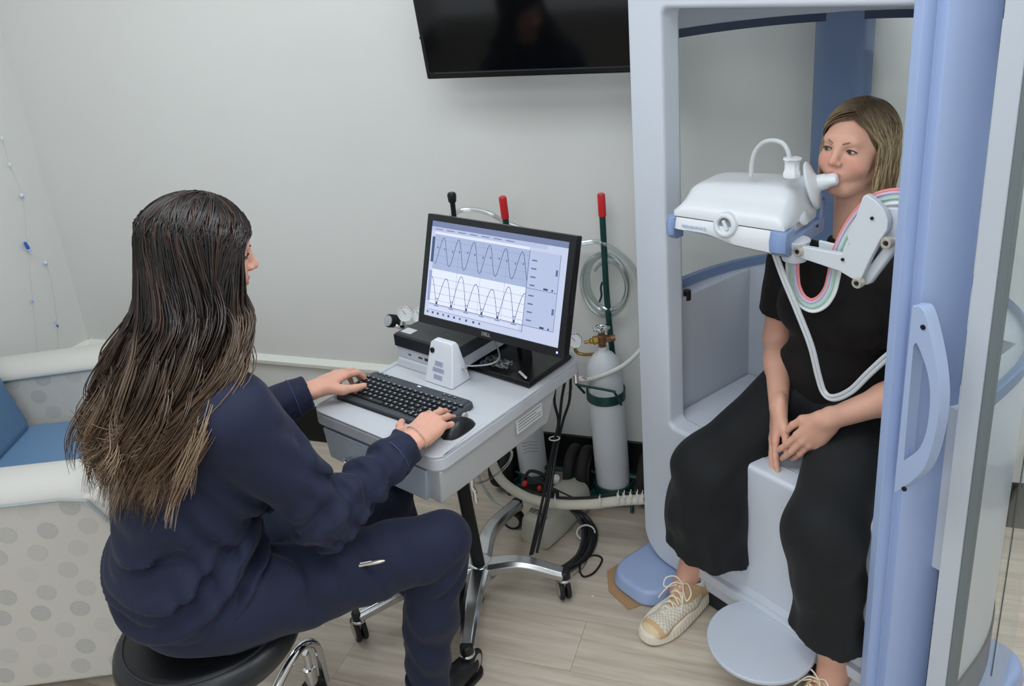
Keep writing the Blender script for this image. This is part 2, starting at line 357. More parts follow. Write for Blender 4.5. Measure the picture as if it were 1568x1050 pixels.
# ================================================================ ARMCHAIR at the left
mf = bpy.data.materials.new('medallion_fabric'); mf.use_nodes = True; nt = mf.node_tree; b = nt.nodes['Principled BSDF']; b.inputs['Roughness'].default_value = .62
def nd(t, **k):
    n = nt.nodes.new(t)
    for a, v in k.items(): setattr(n, a, v)
    return n
def mth(op, a, b_=None, c=None):
    n = nd('ShaderNodeMath', operation=op)
    for i, v in enumerate((a, b_, c)):
        if v is None: continue
        if isinstance(v, (int, float)): n.inputs[i].default_value = v
        else: nt.links.new(v, n.inputs[i])
    return n.outputs[0]
tc = nd('ShaderNodeTexCoord'); sp = nd('ShaderNodeSeparateXYZ'); nt.links.new(tc.outputs['Object'], sp.inputs[0])
geo = nd('ShaderNodeNewGeometry'); 
yy = mth('MULTIPLY', mth('ADD', sp.outputs['Z'], mth('MULTIPLY', sp.outputs['Y'], .9)), 1/.058)
row = mth('FLOOR', yy); xx = mth('ADD', mth('MULTIPLY', sp.outputs['X'], 1/.100), mth('MULTIPLY', mth('MODULO', row, 2.0), .5))
xx = mth('ADD', xx, mth('MULTIPLY', mth('SINE', mth('MULTIPLY', row, 2.3)), .12))
fx = mth('MULTIPLY', mth('SUBTRACT', mth('FRACT', xx), .5), .100); fy = mth('MULTIPLY', mth('SUBTRACT', mth('FRACT', yy), .5), .058)
r2 = mth('SQRT', mth('ADD', mth('MULTIPLY', fx, fx), mth('MULTIPLY', mth('MULTIPLY', fy, fy), 1.2)))
cb = nd('ShaderNodeCombineXYZ'); nt.links.new(mth('FLOOR', xx), cb.inputs[0]); nt.links.new(row, cb.inputs[1])
wn_ = nd('ShaderNodeTexWhiteNoise', noise_dimensions='3D'); nt.links.new(cb.outputs[0], wn_.inputs['Vector'])
ns = nd('ShaderNodeTexNoise'); ns.inputs['Scale'].default_value = 260; nt.links.new(tc.outputs['Object'], ns.inputs['Vector'])
disc = mth('SMOOTH_MIN', mth('MAXIMUM', mth('MULTIPLY', mth('SUBTRACT', .0262, r2), 500), 0), 1, .1)
rings = mth('MULTIPLY_ADD', mth('SINE', mth('MULTIPLY', r2, 1500)), .12, .5)
edge = mth('MAXIMUM', mth('SUBTRACT', 1, mth('MULTIPLY', mth('ABSOLUTE', mth('SUBTRACT', r2, .0243)), 700)), 0)
patt = mth('MULTIPLY', mth('ADD', mth('MULTIPLY', disc, rings), mth('MULTIPLY', edge, .35)), mth('MULTIPLY_ADD', wn_.outputs['Value'], .75, .12))
spk = mth('MULTIPLY_ADD', mth('SINE', mth('MULTIPLY_ADD', mth('ARCTAN2', fy, fx), 26.0, mth('MULTIPLY', r2, 500))), .30, .85)
patt = mth('MULTIPLY', patt, spk)
patt = mth('MULTIPLY', patt, mth('MULTIPLY_ADD', ns.outputs['Fac'], .8, .5))
mx = nd('ShaderNodeMix', data_type='RGBA'); mx.inputs['A'].default_value = lin('c6c2ba'); mx.inputs['B'].default_value = lin('7d848b'); nt.links.new(patt, mx.inputs['Factor']); nt.links.new(mx.outputs['Result'], b.inputs['Base Color'])
m_pipe = mat('piping', '9aa4a6', .6, bump=.2); m_bs = mat('blue_vinyl', '5f7f9f', .45, bump=.2, bscale=250)
m_armtop = mat('cream_vinyl', 'c2c0ba', .5, bump=.15, bscale=250, var=.015)
ch = thing('armchair', 'cream armchair with grey medallion fabric and a blue seat, behind the seated technician', 'armchair', (-1.215, 2.21, 0), R(4)); ch.scale = (1, 1, 1.08)
def arm(y0, y1):
    for nm in (1,):
        M = MB(); pr = rrect(-.80, .07, .05, .585, [.05, .07, .05, .02], 6)
        MXY = Matrix(((1, 0, 0, 0), (0, 0, 1, 0), (0, 1, 0, 0), (0, 0, 0, 1)))
        M.prism(pr, y0+.006, y1-.006, MXY); a = M.build('arm', mf, ch, bevel=.012, seg=3)
        M = MB(); x = [(-.80 + i*.87/14) for i in range(15)]
        rings = []
        for q in x:
            dz = -.11*max(0, (q+.02)/.09)**2 - .015*max(0, (-.3-q)/.5)
            h = .048
            rings.append([(q, y0 + .004, .572+dz), (q, y0, .585+dz), (q, y0+.006, .600+dz), (q, y0+.035, .572+h+dz), (q, (y0+y1)/2, .578+h+dz), (q, y1-.035, .572+h+dz), (q, y1-.006, .600+dz), (q, y1, .585+dz), (q, y1-.004, .572+dz)])
        M.loft(rings); M.build('arm_top', m_armtop, a, sub=1, smooth=80)
        for yy_ in (y0, y1):
            M = MB(); M.tube([(q, yy_, .586 - .11*max(0, (q+.02)/.09)**2 - .015*max(0, (-.3-q)/.5)) for q in x], .0035, 6); M.build('piping', m_pipe, a)
arm(-.47, -.30); arm(.30, .47)
M = MB(); M.prism(rrect(-.62, .02, -.29, .29, .05, 6), .30, .43); M.build('seat_cushion', m_bs, ch, bevel=.03, seg=4)
M = MB(); M.prism(rrect(-.60, .0, -.30, .30, .02, 4), .06, .30); M.build('seat_base', mf, ch, bevel=.01)
BM_ = Matrix.Translation((-.58, 0, .40)) @ Matrix.Rotation(R(-14), 4, 'Y')
M = MB(); M.prism(rrect(-.10, .08, -.285, .285, .06, 6), 0, .40, BM_); M.build('back_cushion', mat('blue_vinyl_dark', '4e6d8d', .45, bump=.2, bscale=250), ch, bevel=.04, seg=4)
M = MB(); M.box(-.80, -.66, -.30, .30, .06, .80); M.build('back_frame', mf, ch, bevel=.03, seg=3)
for (x, y) in ((-.70, -.38), (.0, -.38), (-.70, .38), (.0, .38)):
    M = MB(); M.box(x-.02, x+.02, y-.02, y+.02, 0, .055); M.build('leg', m_blk, ch, bevel=.003)

# ================================================================ small hanging decorations on the left wall
m_string = clear('nylon', (.93, .93, .93), .12, .1); m_ob = mat('ornament_blue', '2f62b8', .3, bump=.05); m_ow = mat('ornament_white', 'dfe4ec', .3, bump=.05); m_olb = mat('ornament_light_blue', '9db8e6', .3, bump=.05)
def wleft(px, py, off=.02): return onpl(px, py, CRN - lxn*off, lxn)
orn = [(3, 212, 'w', 'topmost small white paper ornament hung by the left wall'), (15, 252, 'w', 'second small white ornament down on the left wall'), (34, 300, 'b2', 'small white and pale blue ornament high on the left wall'),
       (42, 378, 'B', 'long deep blue ornament on the left wall, largest of the string'), (70, 403, 'b2', 'small white and pale blue ornament just right of the long blue one'),
       (50, 461, 'b', 'tiny pale blue ornament low on the left wall'), (87, 497, 'T', 'thin ornament with a deep blue tip, lowest on the left wall')]
for (px, py, kd, lb) in orn:
    p = wleft(px, py); t = thing('hanging_ornament', lb, 'ornament', p, 0, 'ornaments hung along the left wall')
    f = Matrix.Rotation(R(-14), 4, 'Y')
    if kd == 'B':
        M = MB(); M.lathe([(.0, .024), (.006, .020), (.007, -.006), (.005, -.010)], 12, f); M.build('bead', m_ob, t); M = MB(); M.lathe([(.005, -.010), (.007, -.014), (.006, -.020), (0, -.022)], 12, f); M.build('tip', m_olb, t)
    elif kd == 'T':
        M = MB(); M.lathe([(.0, .018), (.002, .016), (.0025, 0)], 10, f); M.build('stem', m_olb, t); M = MB(); M.lathe([(.003, 0), (.0038, -.004), (.003, -.012), (0, -.013)], 10, f); M.build('tip', m_ob, t)
    elif kd == 'b2':
        M = MB(); M.lathe([(.0, .011), (.005, .009), (.0065, .002), (.006, 0)], 12, f); M.build('cap', m_ow, t); M = MB(); M.lathe([(.006, 0), (.0065, -.004), (.003, -.009), (0, -.010)], 12, f); M.build('bead', m_olb, t)
    else:
        M = MB(); M.lathe([(.0, .009), (.004, .007), (.0055, 0), (.003, -.006), (0, -.008)], 12, f); M.build('bead', m_ow if kd == 'w' else m_olb, t)
for nm, pts, lb in (('string', [(3, 212), (15, 252), (34, 300), (42, 378), (50, 461), (58, 550)], 'clear thread carrying the ornaments at far left'), ('string', [(49, 390), (70, 403), (82, 450), (87, 497), (90, 540)], 'clear thread with the right-hand ornaments on the left wall')):
    M = MB(); M.tube([wleft(*q, .012) for q in pts], .0009, 5, sm=4); tag(M.build(nm, m_string, None), lb, 'thread', 'threads on the left wall')

# ================================================================ COMPUTER CART (local: x along the front edge, y to the back)
DP = Vector((-.62, 1.905, 0)); DA = math.atan2(-.625, .78)
dx_ = Vector((.78, -.625, 0)); dy_ = Vector((.625, .78, 0))
def dl(x, y, z): return DP + dx_*x + dy_*y + Vector((0, 0, z))
m_top = mat('cart_plastic', 'babdc3', .42, bump=.12, bscale=350, var=.01); m_tray = mat('cart_body', 'b4b5b6', .5, bump=.15, bscale=350); m_drw = mat('drawer_blue_grey', 'a9b1bc', .45, bump=.1)
m_alu = mat('polished_aluminium', 'c9cbcc', .22, metal=1, bump=.05, bscale=30); m_chr = mat('chrome', 'dcdde0', .08, metal=1, bump=.01)
cart = thing('computer_cart', 'grey medical computer cart on cast aluminium legs, in front of the technician', 'cart', DP, DA)
to = rrect(-.01, .455, -.005, .60, [.035, .05, .05, .035], 7)
M = MB(); M.prism(to, .700, .740); M.build('worktop', m_top, cart, bevel=.008, seg=3)
M = MB(); M.ring(to, rrect(.006, .439, .20, .586, .03, 7), .738, .744); M.build('worktop_rim', m_top, cart, bevel=.002)
M = MB(); M.prism(rrect(-.005, .19, .29, .585, .02, 5), .740, .764, top=rrect(.002, .183, .297, .578, .02, 5)); M.build('raised_platform', m_top, cart, bevel=.004)
b1 = [(.035, .035), (.425, .02), (.425, .45), (.06, .53)]
M = MB(); M.prism([(.03, .03), (.432, .012), (.432, .44), (.03, .50)], .602, .702, top=[(.01, .02), (.448, .006), (.448, .47), (.01, .56)]); M.build('drawer_housing', m_tray, cart, bevel=.006)
M = MB(); M.box(.035, .395, -.002, .03, .606, .694, tx=-.012); dw = M.build('drawer', m_drw, cart, bevel=.004)
M = MB(); M.tube([(.125, .0, .640), (.125, -.022, .642), (.145, -.028, .642), (.235, -.028, .642), (.255, -.022, .642), (.255, 0, .640)], .0045, 8, sm=4); M.build('drawer_handle', m_chr, dw)
M = MB(); M.prism([(.20, .10), (.30, .10), (.30, .38), (.20, .38)], .572, .603); M.build('post_mount', m_tray, cart, bevel=.004)
# recessed label on the side
M = MB(); M.box(.4455, .4475, .29, .40, .650, .690); lab = M.build('label', mat('label_grey', 'cfd0d0', .5, bump=.05), cart, smooth=False)
m_ink = mat('grey_ink', '6d6f73', .6, bump=.02)
for i in range(4):
    M = MB(); M.box(.4470, .4480, .296, .394 - .02*(i == 2), .657+i*.0085, .659+i*.0085); M.build('print_line', m_ink, lab, smooth=False)
M = MB(); cyl(M, (.43, .585, .70), (.43, .585, .66), .009); M.tube([(.43, .585, .675), (.445, .60, .672), (.45, .61, .66)], .004, 8); M.build('cable_hook', m_chr, cart)
# column
M = MB(); M.tube([(.235, .30, .13), (.235, .28, .35), (.235, .26, .60)], .030, 4, flat=.8, cap=True); M.build('post', mat('black_post', '0f1012', .4, bump=.08), cart, bevel=.006)
M = MB(); M.prism(rrect(.185, .285, .255, .355, .025, 5), .085, .14, top=rrect(.20, .27, .27, .34, .02, 5)); M.build('hub', m_alu, cart, bevel=.008, seg=3)
hub = Vector((.235, .305, .112))
def cart_leg(e, mid, w0=.032, w1=.021):
    e = Vector(e); mid = Vector(mid); pts = smooth([hub, mid, e], 8); M = MB(); rings = []
    for i, p in enumerate(pts):
        a = pts[max(i-1, 0)]; c = pts[min(i+1, len(pts)-1)]; t = (c-a).normalized(); s = Vector((-t.y, t.x, 0)).normalized(); f = i/(len(pts)-1); w = w0 + (w1-w0)*f; h = .042 - .012*f
        up = Vector((0, 0, 1)); rings.append([p - s*w*.8 - up*h*.5, p - s*w + up*h*.2, p - s*w*.6 + up*h*.5, p + s*w*.6 + up*h*.5, p + s*w + up*h*.2, p + s*w*.8 - up*h*.5])
    M.loft(rings); return M.build('leg', m_alu, cart, bevel=.003)
m_tyre = mat('rubber', '17181a', .6, bump=.15); m_wh = mat('wheel_grey', 'a8a49b', .45, bump=.08)
def caster(parent, p, ang, r=.036, hood='black', big=True):
    p = Vector(p); M = MB(); ax = Vector((math.cos(ang), math.sin(ang), 0)); fw = Vector((-ax.y, ax.x, 0)); c = p + fw*.018; c.z = r
    top = Vector((p.x, p.y, .10))
    M.lathe([(.0, .114), (.014, .114), (.019, .108), (.019, .086), (.016, .080)], 16, Matrix.Translation((p.x, p.y, 0))); 
    h = M.build('caster', m_blk, parent, bevel=.002)
    M = MB(); M.lathe([(.019, .078), (.021, .081), (.021, .085), (.019, .088)], 24, Matrix.Translation((p.x, p.y, 0)), caps=True); M.build('swivel_ring', m_chr, h)
    for s in (-1, 1):
        M = MB(); c2 = c + ax*s*.010; M.lathe([(0, -.007), (r-.008, -.007), (r-.002, -.006), (r, -.002), (r, .002), (r-.002, .006), (r-.008, .007), (0, .007)], 24, frame(ax, c2)); M.build('wheel', m_tyre, h)
        M = MB(); M.lathe([(0, .0), (r-.012, .0), (r-.012, s*.0078), (.006, s*.0090), (0, s*.0092)], 20, frame(ax, c2)); M.build('wheel_hub', m_wh, h)
    M = MB(); f1 = p + Vector((0, 0, .078)); M.tube([f1, p*.5 + c*.5 + Vector((0, 0, .035)), c], .0075, 8); M.build('fork', m_wh, h)
    return h
cl_ = [((.456, .43), (.34, .37), .9), ((.125, .62), (.165, .44), 2.0), ((.40, .06), (.335, .16), .3), ((.055, -.02), (.135, .13), 1.2)]
for (e, m_, a) in cl_:
    cart_leg((e[0], e[1], .098), (m_[0], m_[1], .128)); caster(cart, (e[0], e[1], 0), a)
M = MB(); M.tube([(.0, .59, .70), (.0, .60, 1.0), (.0, .60, 1.13)], .008, 12); M.lathe([(.008, 1.13), (.008, 1.145), (.012, 1.149), (.014, 1.17), (.011, 1.177), (0, 1.177)], 16, Matrix.Translation((.0, .60, 0))); M.build('rear_pole', m_blk, cart)

# ---------------------------------------------------------------- desktop computer
pc = thing('desktop_computer', 'flat black and silver desktop computer under the monitor', 'computer', dl(.0, .30, .7645), DA)
M = MB(); M.box(0, .235, .008, .28, .034, .072); M.build('case_top', mat('case_black', '33363a', .35, bump=.1, bscale=300), pc, bevel=.003)
M = MB(); M.box(.004, .231, .004, .278, .0, .034); fpn = M.build('front_panel', mat('case_silver', 'b9bec7', .35, bump=.05), pc, bevel=.002)
M = MB(); M.box(0, .235, .0, .01, .034, .07); M.build('front_band', m_blk, pc, bevel=.002)
for i, (x, w, h) in enumerate(((.09, .016, .004), (.115, .022, .008), (.15, .006, .006), (.165, .006, .006), (.18, .006, .006), (.2, .006, .006), (.05, .010, .003))):
    M = MB(); M.box(x, x+w, .0025, .006, .016-h/2, .016+h/2); M.build('port', m_blk, fpn, smooth=False)
M = MB(); M.box(.01, .05, .02, .05, .072, .0725); M.build('sticker', mat('sticker', 'c9ccd2', .4, bump=.02), pc, smooth=False)

# ---------------------------------------------------------------- monitor
mon = thing('monitor', 'black widescreen monitor on the cart showing breathing curves', 'monitor', (-.125, 1.99, .744), -.652)
MTl = .302; MW, MH = .49, .305
MM = Matrix.Translation((0, .0, .2855)) @ Matrix.Rotation(-MTl, 4, 'X')
M = MB(); M.box(-MW/2, MW/2, 0, .028, -MH/2, MH/2, MM); M.box(-MW/2+.06, MW/2-.06, .028, .055, -MH/2+.05, MH/2-.05, MM, tx=.02); M.build('casing', m_bez, mon, bevel=.003)
M = MB(); M.ring(rrect(-MW/2, MW/2, -MH/2, MH/2, .003, 2), rrect(-MW/2+.0165, MW/2-.0165, -MH/2+.023, MH/2-.0175, .001, 2), -.004, .003, MM @ MX); M.build('bezel', mat('bezel_front', '1c1e21', .38, bump=.06, bscale=300), mon, bevel=.0012)
# screen content: flat print built as fine shapes on the lit panel
sx0, sx1, sz0, sz1 = -MW/2+.0165, MW/2-.0165, -MH/2+.023, MH/2-.0175; SW = sx1-sx0; SH = sz1-sz0
def scol(n, c, e=.74): 
    m = mat(n, '000000', .25, spec=.3); p = m.node_tree.nodes['Principled BSDF']; p.inputs['Emission Color'].default_value = lin(c); p.inputs['Emission Strength'].default_value = e
    nz_ = m.node_tree.nodes.new('ShaderNodeTexNoise'); nz_.inputs['Scale'].default_value = 900; mrp = m.node_tree.nodes.new('ShaderNodeMapRange'); mrp.inputs['To Min'].default_value = e*.96; mrp.inputs['To Max'].default_value = e*1.04
    m.node_tree.links.new(nz_.outputs['Fac'], mrp.inputs['Value']); m.node_tree.links.new(mrp.outputs['Result'], p.inputs['Emission Strength']); return m
lay = [0]
def sq(name, x0, x1, z0, z1, m, par, l=1):   # fractions of the screen, z from the top
    M = MB(); d = -.0002 - l*.00012
    M.add([(sx0+SW*x0, d, sz1-SH*z1), (sx0+SW*x1, d, sz1-SH*z1), (sx0+SW*x1, d, sz1-SH*z0), (sx0+SW*x0, d, sz1-SH*z0)], [(0, 1, 2, 3)], MM); return M.build(name, m, par, smooth=False, recalc=False)
scr = sq('screen', 0, 1, 0, 1, scol('screen_base', 'b6bfd8'), mon, 0)
bar = sq('title_bar', 0, 1, 0, .06, scol('s_title', '6f7a9c'), scr, 1)
sq('menu_bar', 0, .86, .06, .105, scol('s_menu', 'a9b3cf'), scr, 1)
sq('status_strip', .03, .74, .108, .135, scol('s_white', 'cfd6e8'), scr, 1)
sq('upper_chart', .03, .745, .135, .50, scol('s_up', '9ba8c8'), scr, 1)
sq('lower_chart', .03, .745, .50, .865, scol('s_low', 'd2d9ea'), scr, 1)
sq('axis_panel', .745, .955, .135, .865, scol('s_ax', 'a9b4d0'), scr, 1)
sq('side_tab', .012, .034, .165, .43, scol('s_tab', '434f74'), scr, 2); sq('side_tab', .012, .034, .52, .84, scol('s_tab2', '8a98bf'), scr, 2)
sq('bottom_panel', .03, .72, .885, .925, scol('s_bp', 'c2cae0'), scr, 1)
mln = scol('s_line', '5d6a94'); mgr = scol('s_grid', '8692b4'); mdk = scol('s_dark', '38426a')
for z in (.19, .27, .35, .43, .585, .665, .745, .82): sq('grid_line', .03, .745, z, z+.0035, mgr, scr, 2)
for x in (.23, .41, .59): sq('grid_line', x, x+.002, .14, .86, mgr, scr, 2)
for (a, c, d, e) in ((.03, .745, .862, .868), (.745, .955, .497, .502), (.745, .955, .862, .867), (.742, .746, .135, .94), (.952, .955, .135, .865), (.03, .742, .925, .929)):
    sq('frame_line', a, c, d, e, mln, scr, 3) if c-a > d*0 else None
def curve(fn, x0, x1, name):
    n = 220; v = []; f = []
    for i in range(n+1):
        x = x0+(x1-x0)*i/n; z = fn(x); z2 = fn(x+.001); dd = Vector((.001*SW, -(z2-z)*SH)).normalized(); nx, nz_ = -dd.y*.0008, dd.x*.0008
        X = sx0+SW*x; Z = sz1-SH*z; v += [(X-nx, -.00075, Z-nz_), (X+nx, -.00075, Z+nz_)]
        if i: k = 2*i; f.append((k-2, k, k+1, k-1))
    M = MB(); M.add(v, f, MM); return M.build(name, mdk, scr, smooth=False, recalc=False)
curve(lambda x: .305 - .145*math.sin(2*PI*(x-.075)/.118)*(1-.04*math.cos(9*x)), .045, .745, 'volume_curve')
curve(lambda x: .86 - .30*(1-.12*math.sin(x*17))*abs(math.sin(PI*(x-.092)/.118))**1.25 * (1 if x > .0 else 1), .035, .745, 'flow_curve')
for i in range(6):
    x = .092 + .118*i; sq('marker', x-.007, x+.007, .835, .862, mdk, scr, 4); sq('marker', x-.012, x+.012, .80, .808, mln, scr, 4); sq('value_text', x-.018, x+.018, .875, .884, mln, scr, 4)
    sq('marker', .06+.118*i, .066+.118*i, .26+.02*(i % 2), .28+.02*(i % 2), mdk, scr, 4); sq('marker', .115+.118*i, .121+.118*i, .27, .29, mdk, scr, 4)
for i, x in enumerate((.02, .062, .104, .148, .19, .235, .28, .33, .385, .43)): sq('tool_icon', x, x+.014, .945, .968, mdk if i % 3 else mln, scr, 4)
for z in (.22, .30, .38, .46, .56, .64, .72, .80): sq('axis_text', .765, .80, z, z+.014, mln, scr, 4)
for z in (.472, .842): sq('axis_text', .86, .89, z, z+.018, mdk, scr, 4); sq('axis_text', .915, .925, z, z+.018, mdk, scr, 4)
for z in (.28, .65): sq('side_mark', .93, .945, z, z+.06, mln, scr, 4)
for i in range(7): sq('menu_text', .03+i*.09, .09+i*.09, .078, .086, mln, scr, 4)
text('DELL', .0135, MM @ Matrix.Translation((.0, -.0042, -MH/2+.0115)) @ Matrix.Rotation(PI/2, 4, 'X'), mat('logo_silver', '9a9da1', .3, bump=.02), mon, 'brand_lettering')
M = MB(); M.lathe([(.0028, 0), (.0028, .0006), (0, .001)], 14, MM @ Matrix.Translation((MW/2-.017, -.004, -MH/2+.012)) @ Matrix.Rotation(PI/2, 4, 'X')); M.build('power_light', mat('power_led', '7486ff', .3, emit=2.2), mon)
M = MB(); M.box(MW/2-.006, MW/2+.001, .004, .012, -.04, .06, MM); M.build('side_edge', m_blk, mon, smooth=False)
M = MB(); M.tube([(0, .11, .0), (0, .10, .15), (0, .05, .27)], .028, 4, flat=.6, sm=4); M.build('neck', m_bez, mon, bevel=.004)
BMm = Matrix.Translation((-.012, -.005, 0)) @ Matrix.Rotation(R(-1.5), 4, 'Z')
M = MB(); M.prism([(-.115, .0), (.112, .0), (.112, .20), (-.115, .20)], .0, .014, BMm, top=[(-.112, .004), (.109, .004), (.109, .196), (-.112, .196)]); M.build('stand_base', m_bez, mon, bevel=.003)
# plastic bag and pen on the stand base
M = MB(); rb = []
for i in range(9):
    for j in range(9):
        rb.append(((i-4)*.011, (j-4)*.006, .004 + .010*abs(math.sin(i*1.7+j*2.3)) + .003*rng.random()))
f = [(i*9+j, (i+1)*9+j, (i+1)*9+j+1, i*9+j+1) for i in range(8) for j in range(8)]
M.add(rb, f); bg = M.build('plastic_bag', clear('film', (.80, .82, .84), .25, .15), None, smooth=80); bg.location = (-.135, 2.035, .760); bg.rotation_euler = (0, 0, -.6)
tag(bg, 'small crumpled clear plastic bag on the black monitor stand', 'bag')
so = bg.modifiers.new('thick', 'SOLIDIFY'); so.thickness = .0006
M = MB(); M.lathe([(0, 0), (.0035, .002), (.0035, .045), (0, .047)], 12, frame((.35, -.8, .02))); o = M.build('cap', mat('offwhite_plastic', 'd8d6d0', .4, bump=.05), None); o.location = (-.075, 1.985, .764); tag(o, 'short white tube lying on the monitor stand', 'tube')

# ---------------------------------------------------------------- keyboard
kbd = thing('keyboard', 'compact black keyboard at the front of the cart under both hands', 'keyboard', (-.383, 1.901, .7405), -.640)
KW, KD = .368, .152
M = MB(); M.prism(rrect(-KW/2, KW/2, -KD/2, KD/2, .014, 6), .003, .016, top=rrect(-KW/2+.002, KW/2-.002, -KD/2+.002, KD/2-.002, .012, 6)); M.prism([(-KW/2+.014, KD/2-.034), (KW/2-.014, KD/2-.034), (KW/2-.014, KD/2-.004), (-KW/2+.014, KD/2-.004)], .016, .019)
M.build('body', mat('kb_body', '3f444a', .5, bump=.12, bscale=400), kbd, bevel=.002)
M = MB(); M.prism(rrect(-KW/2+.004, KW/2-.004, -KD/2+.002, KD/2-.004, .012, 6), 0, .003); M.build('underside', m_blk, kbd)
M = MB(); M.box(-KW/2+.01, KW/2-.01, -KD/2-.001, -KD/2+.018, .004, .011); M.build('front_lip', m_blk, kbd, bevel=.003)
m_key = mat('key_black', '1d2024', .32, bump=.05, bscale=500); m_leg = mat('key_legend', '9fa3a6', .5, bump=.02)
kc = {}
def key(x, y, w, d=.0135):
    kk = (round(w, 4), d)
    if kk not in kc:
        M = MB(); M.prism(rrect(-w/2, w/2, -d/2, d/2, .0012, 1), 0, .0045, top=rrect(-w/2+.001, w/2-.001, -d/2+.0008, d/2-.0014, .0012, 1)); o = M.build('key', m_key, kbd, smooth=False)
        L = MB(); L.box(-min(w, .010)*.28, min(w, .010)*.22, -.0005, .0035, .0045, .0047); l = L.build('legend', m_leg, o, smooth=False); kc[kk] = (o, l)
    else:
        o0, l0 = kc[kk]; o = o0.copy(); COL.objects.link(o); o.parent = kbd; l = l0.copy(); COL.objects.link(l); l.parent = o
    o.location = (x, y, .0165)
P_ = .0185
for r_ in range(6):
    y = .036 - r_*.0172
    if r_ == 0:
        for i in range(18): key(-.168 + i*.0198, y+.001, .0145, .0085)
    elif r_ == 5:
        xs = [(.0, .022), (.022, .018), (.041, .018), (.060, .095), (.156, .018), (.175, .018), (.194, .018), (.213, .018)]
        for (x, w) in xs: key(-.176 + x + w/2, y, w-.0025)
        for i in range(3): key(.062 + i*.0175, y-.004, .0145, .010)
    else:
        n = 14; x = -.176 + [0, 0, .006, .011, .004][r_]
        w0 = P_
        for i in range(13 - (r_ > 2)): key(x + w0/2, y, w0-.003); x += w0
        key((x + .078)/2 + .001, y, max(.078 - x, .02)-.003)
    if r_ > 0 and r_ < 5:
        for i in range(5): key(.093 + i*.0172, y, .0142)
    if r_ == 5:
        for i in range(3): key(.127 + i*.0172, y, .0142)
key(.0795, .036-4*.0172+.0005-.013, .0145, .010)
for i in range(3): key(-.150 + i*.018, .063, .013, .006); key(.092 + i*.018, .060, .013, .006)
M = MB(); M.box(-.006, .006, .060, .066, .019, .0193); M.build('logo', mat('logo_white', 'd8dadb', .4, bump=.02), kbd, smooth=False)
M = MB(); M.box(.145, .153, .058, .0595, .019, .0193); M.build('indicator', m_blk, kbd, smooth=False)

# ---------------------------------------------------------------- mouse
ms = thing('computer_mouse', 'black computer mouse under the right hand at the cart edge', 'mouse', dl(.408, .118, .7405), DA + R(0))
rings = []
for i in range(13):
    t = i/12; y = -.052 + .104*t; e = math.sqrt(max(1-(2*t-1)**2, 0))**.7; w = .031*e*(1-.1*math.sin(PI*t)) + .001; h = .036*math.sin(PI*(t*.78+.16))**.8*max(e, .1) + .002
    rings.append([(w*math.cos(a)*(1-.12*math.sin(a)), y, max(h*math.sin(a), 0) + .001) for a in [PI*k/12 for k in range(13)]] + [(w*.8*(-1+2*k/5), y, .0005) for k in range(1, 5)])
M = MB(); M.loft(rings); M.build('body', mat('mouse_black', '17191c', .35, bump=.05), ms, smooth=70)
M = MB(); M.lathe([(.009, -.003), (.0095, 0), (.009, .003)], 16, Matrix.Translation((0, .028, .027)) @ Matrix.Rotation(PI/2, 4, 'Y')); M.build('scroll_wheel', m_wh, ms)

# ---------------------------------------------------------------- white wedge-shaped module
wd = thing('white_module', 'white wedge-shaped plastic module standing between keyboard and monitor', 'module', dl(.200, .298, .7405), DA)
MXZ = None
M = MB(); M.loft([[(-.052, -.036, 0), (.054, -.036, 0), (.054, .040, 0), (-.052, .040, 0)], [(-.043, -.004, .108), (.040, -.004, .108), (.040, .022, .108), (-.043, .022, .108)], [(-.030, .0, .118), (.034, .0, .118), (.034, .018, .118), (-.030, .018, .118)]])
wdm = M.build('casing', mat('module_white', 'd6dae2', .38, bump=.08, bscale=350), wd, bevel=.004, seg=3)
FMx = Matrix.Translation((0, -.036, 0)) @ Matrix.Rotation(-math.atan2(.032, .108), 4, 'X')
M = MB(); M.lathe([(.0075, 0), (.0075, .003), (.0055, .004), (.0055, .002), (0, .002)], 20, FMx @ Matrix.Translation((-.031, 0, .093)) @ Matrix.Rotation(PI/2, 4, 'X')); M.build('socket', m_blk, wd)
for i, (x0, x1, z0, z1) in enumerate(((-.018, .012, .053, .067), (-.024, .018, .036, .048), (-.018, .014, .016, .029))):
    M = MB(); M.box(x0, x1, -.0008, .0005, z0, z1, FMx); lb_ = M.build('label', mat('label_print', 'a9b1c6', .5, bump=.02), wd, smooth=False)
    for j in range(4):
        M = MB(); M.box(x0+.002, x1-.002-.003*(j % 2), -.0010, -.0006, z0+.002+j*.003, z0+.003+j*.003, FMx); M.build('print_line', mat('label_ink', '8790a8', .5, bump=.02), lb_, smooth=False)
M = MB(); a0 = dl(.255, .325, .79); cyl(M, (.047, .015, .046), (.068, .012, .050), .0045); M.build('plug', m_chr, wd)
M = MB(); M.tube([dl(.262, .312, .794), dl(.30, .32, .80), dl(.335, .345, .805), dl(.33, .38, .81), dl(.28, .42, .83), dl(.24, .45, .84)], .0022, 8, sm=6); tag(M.build('cable', mat('grey_cable', '9a9ca0', .5, bump=.1), None), 'thin grey cable plugged into the white module', 'cable')
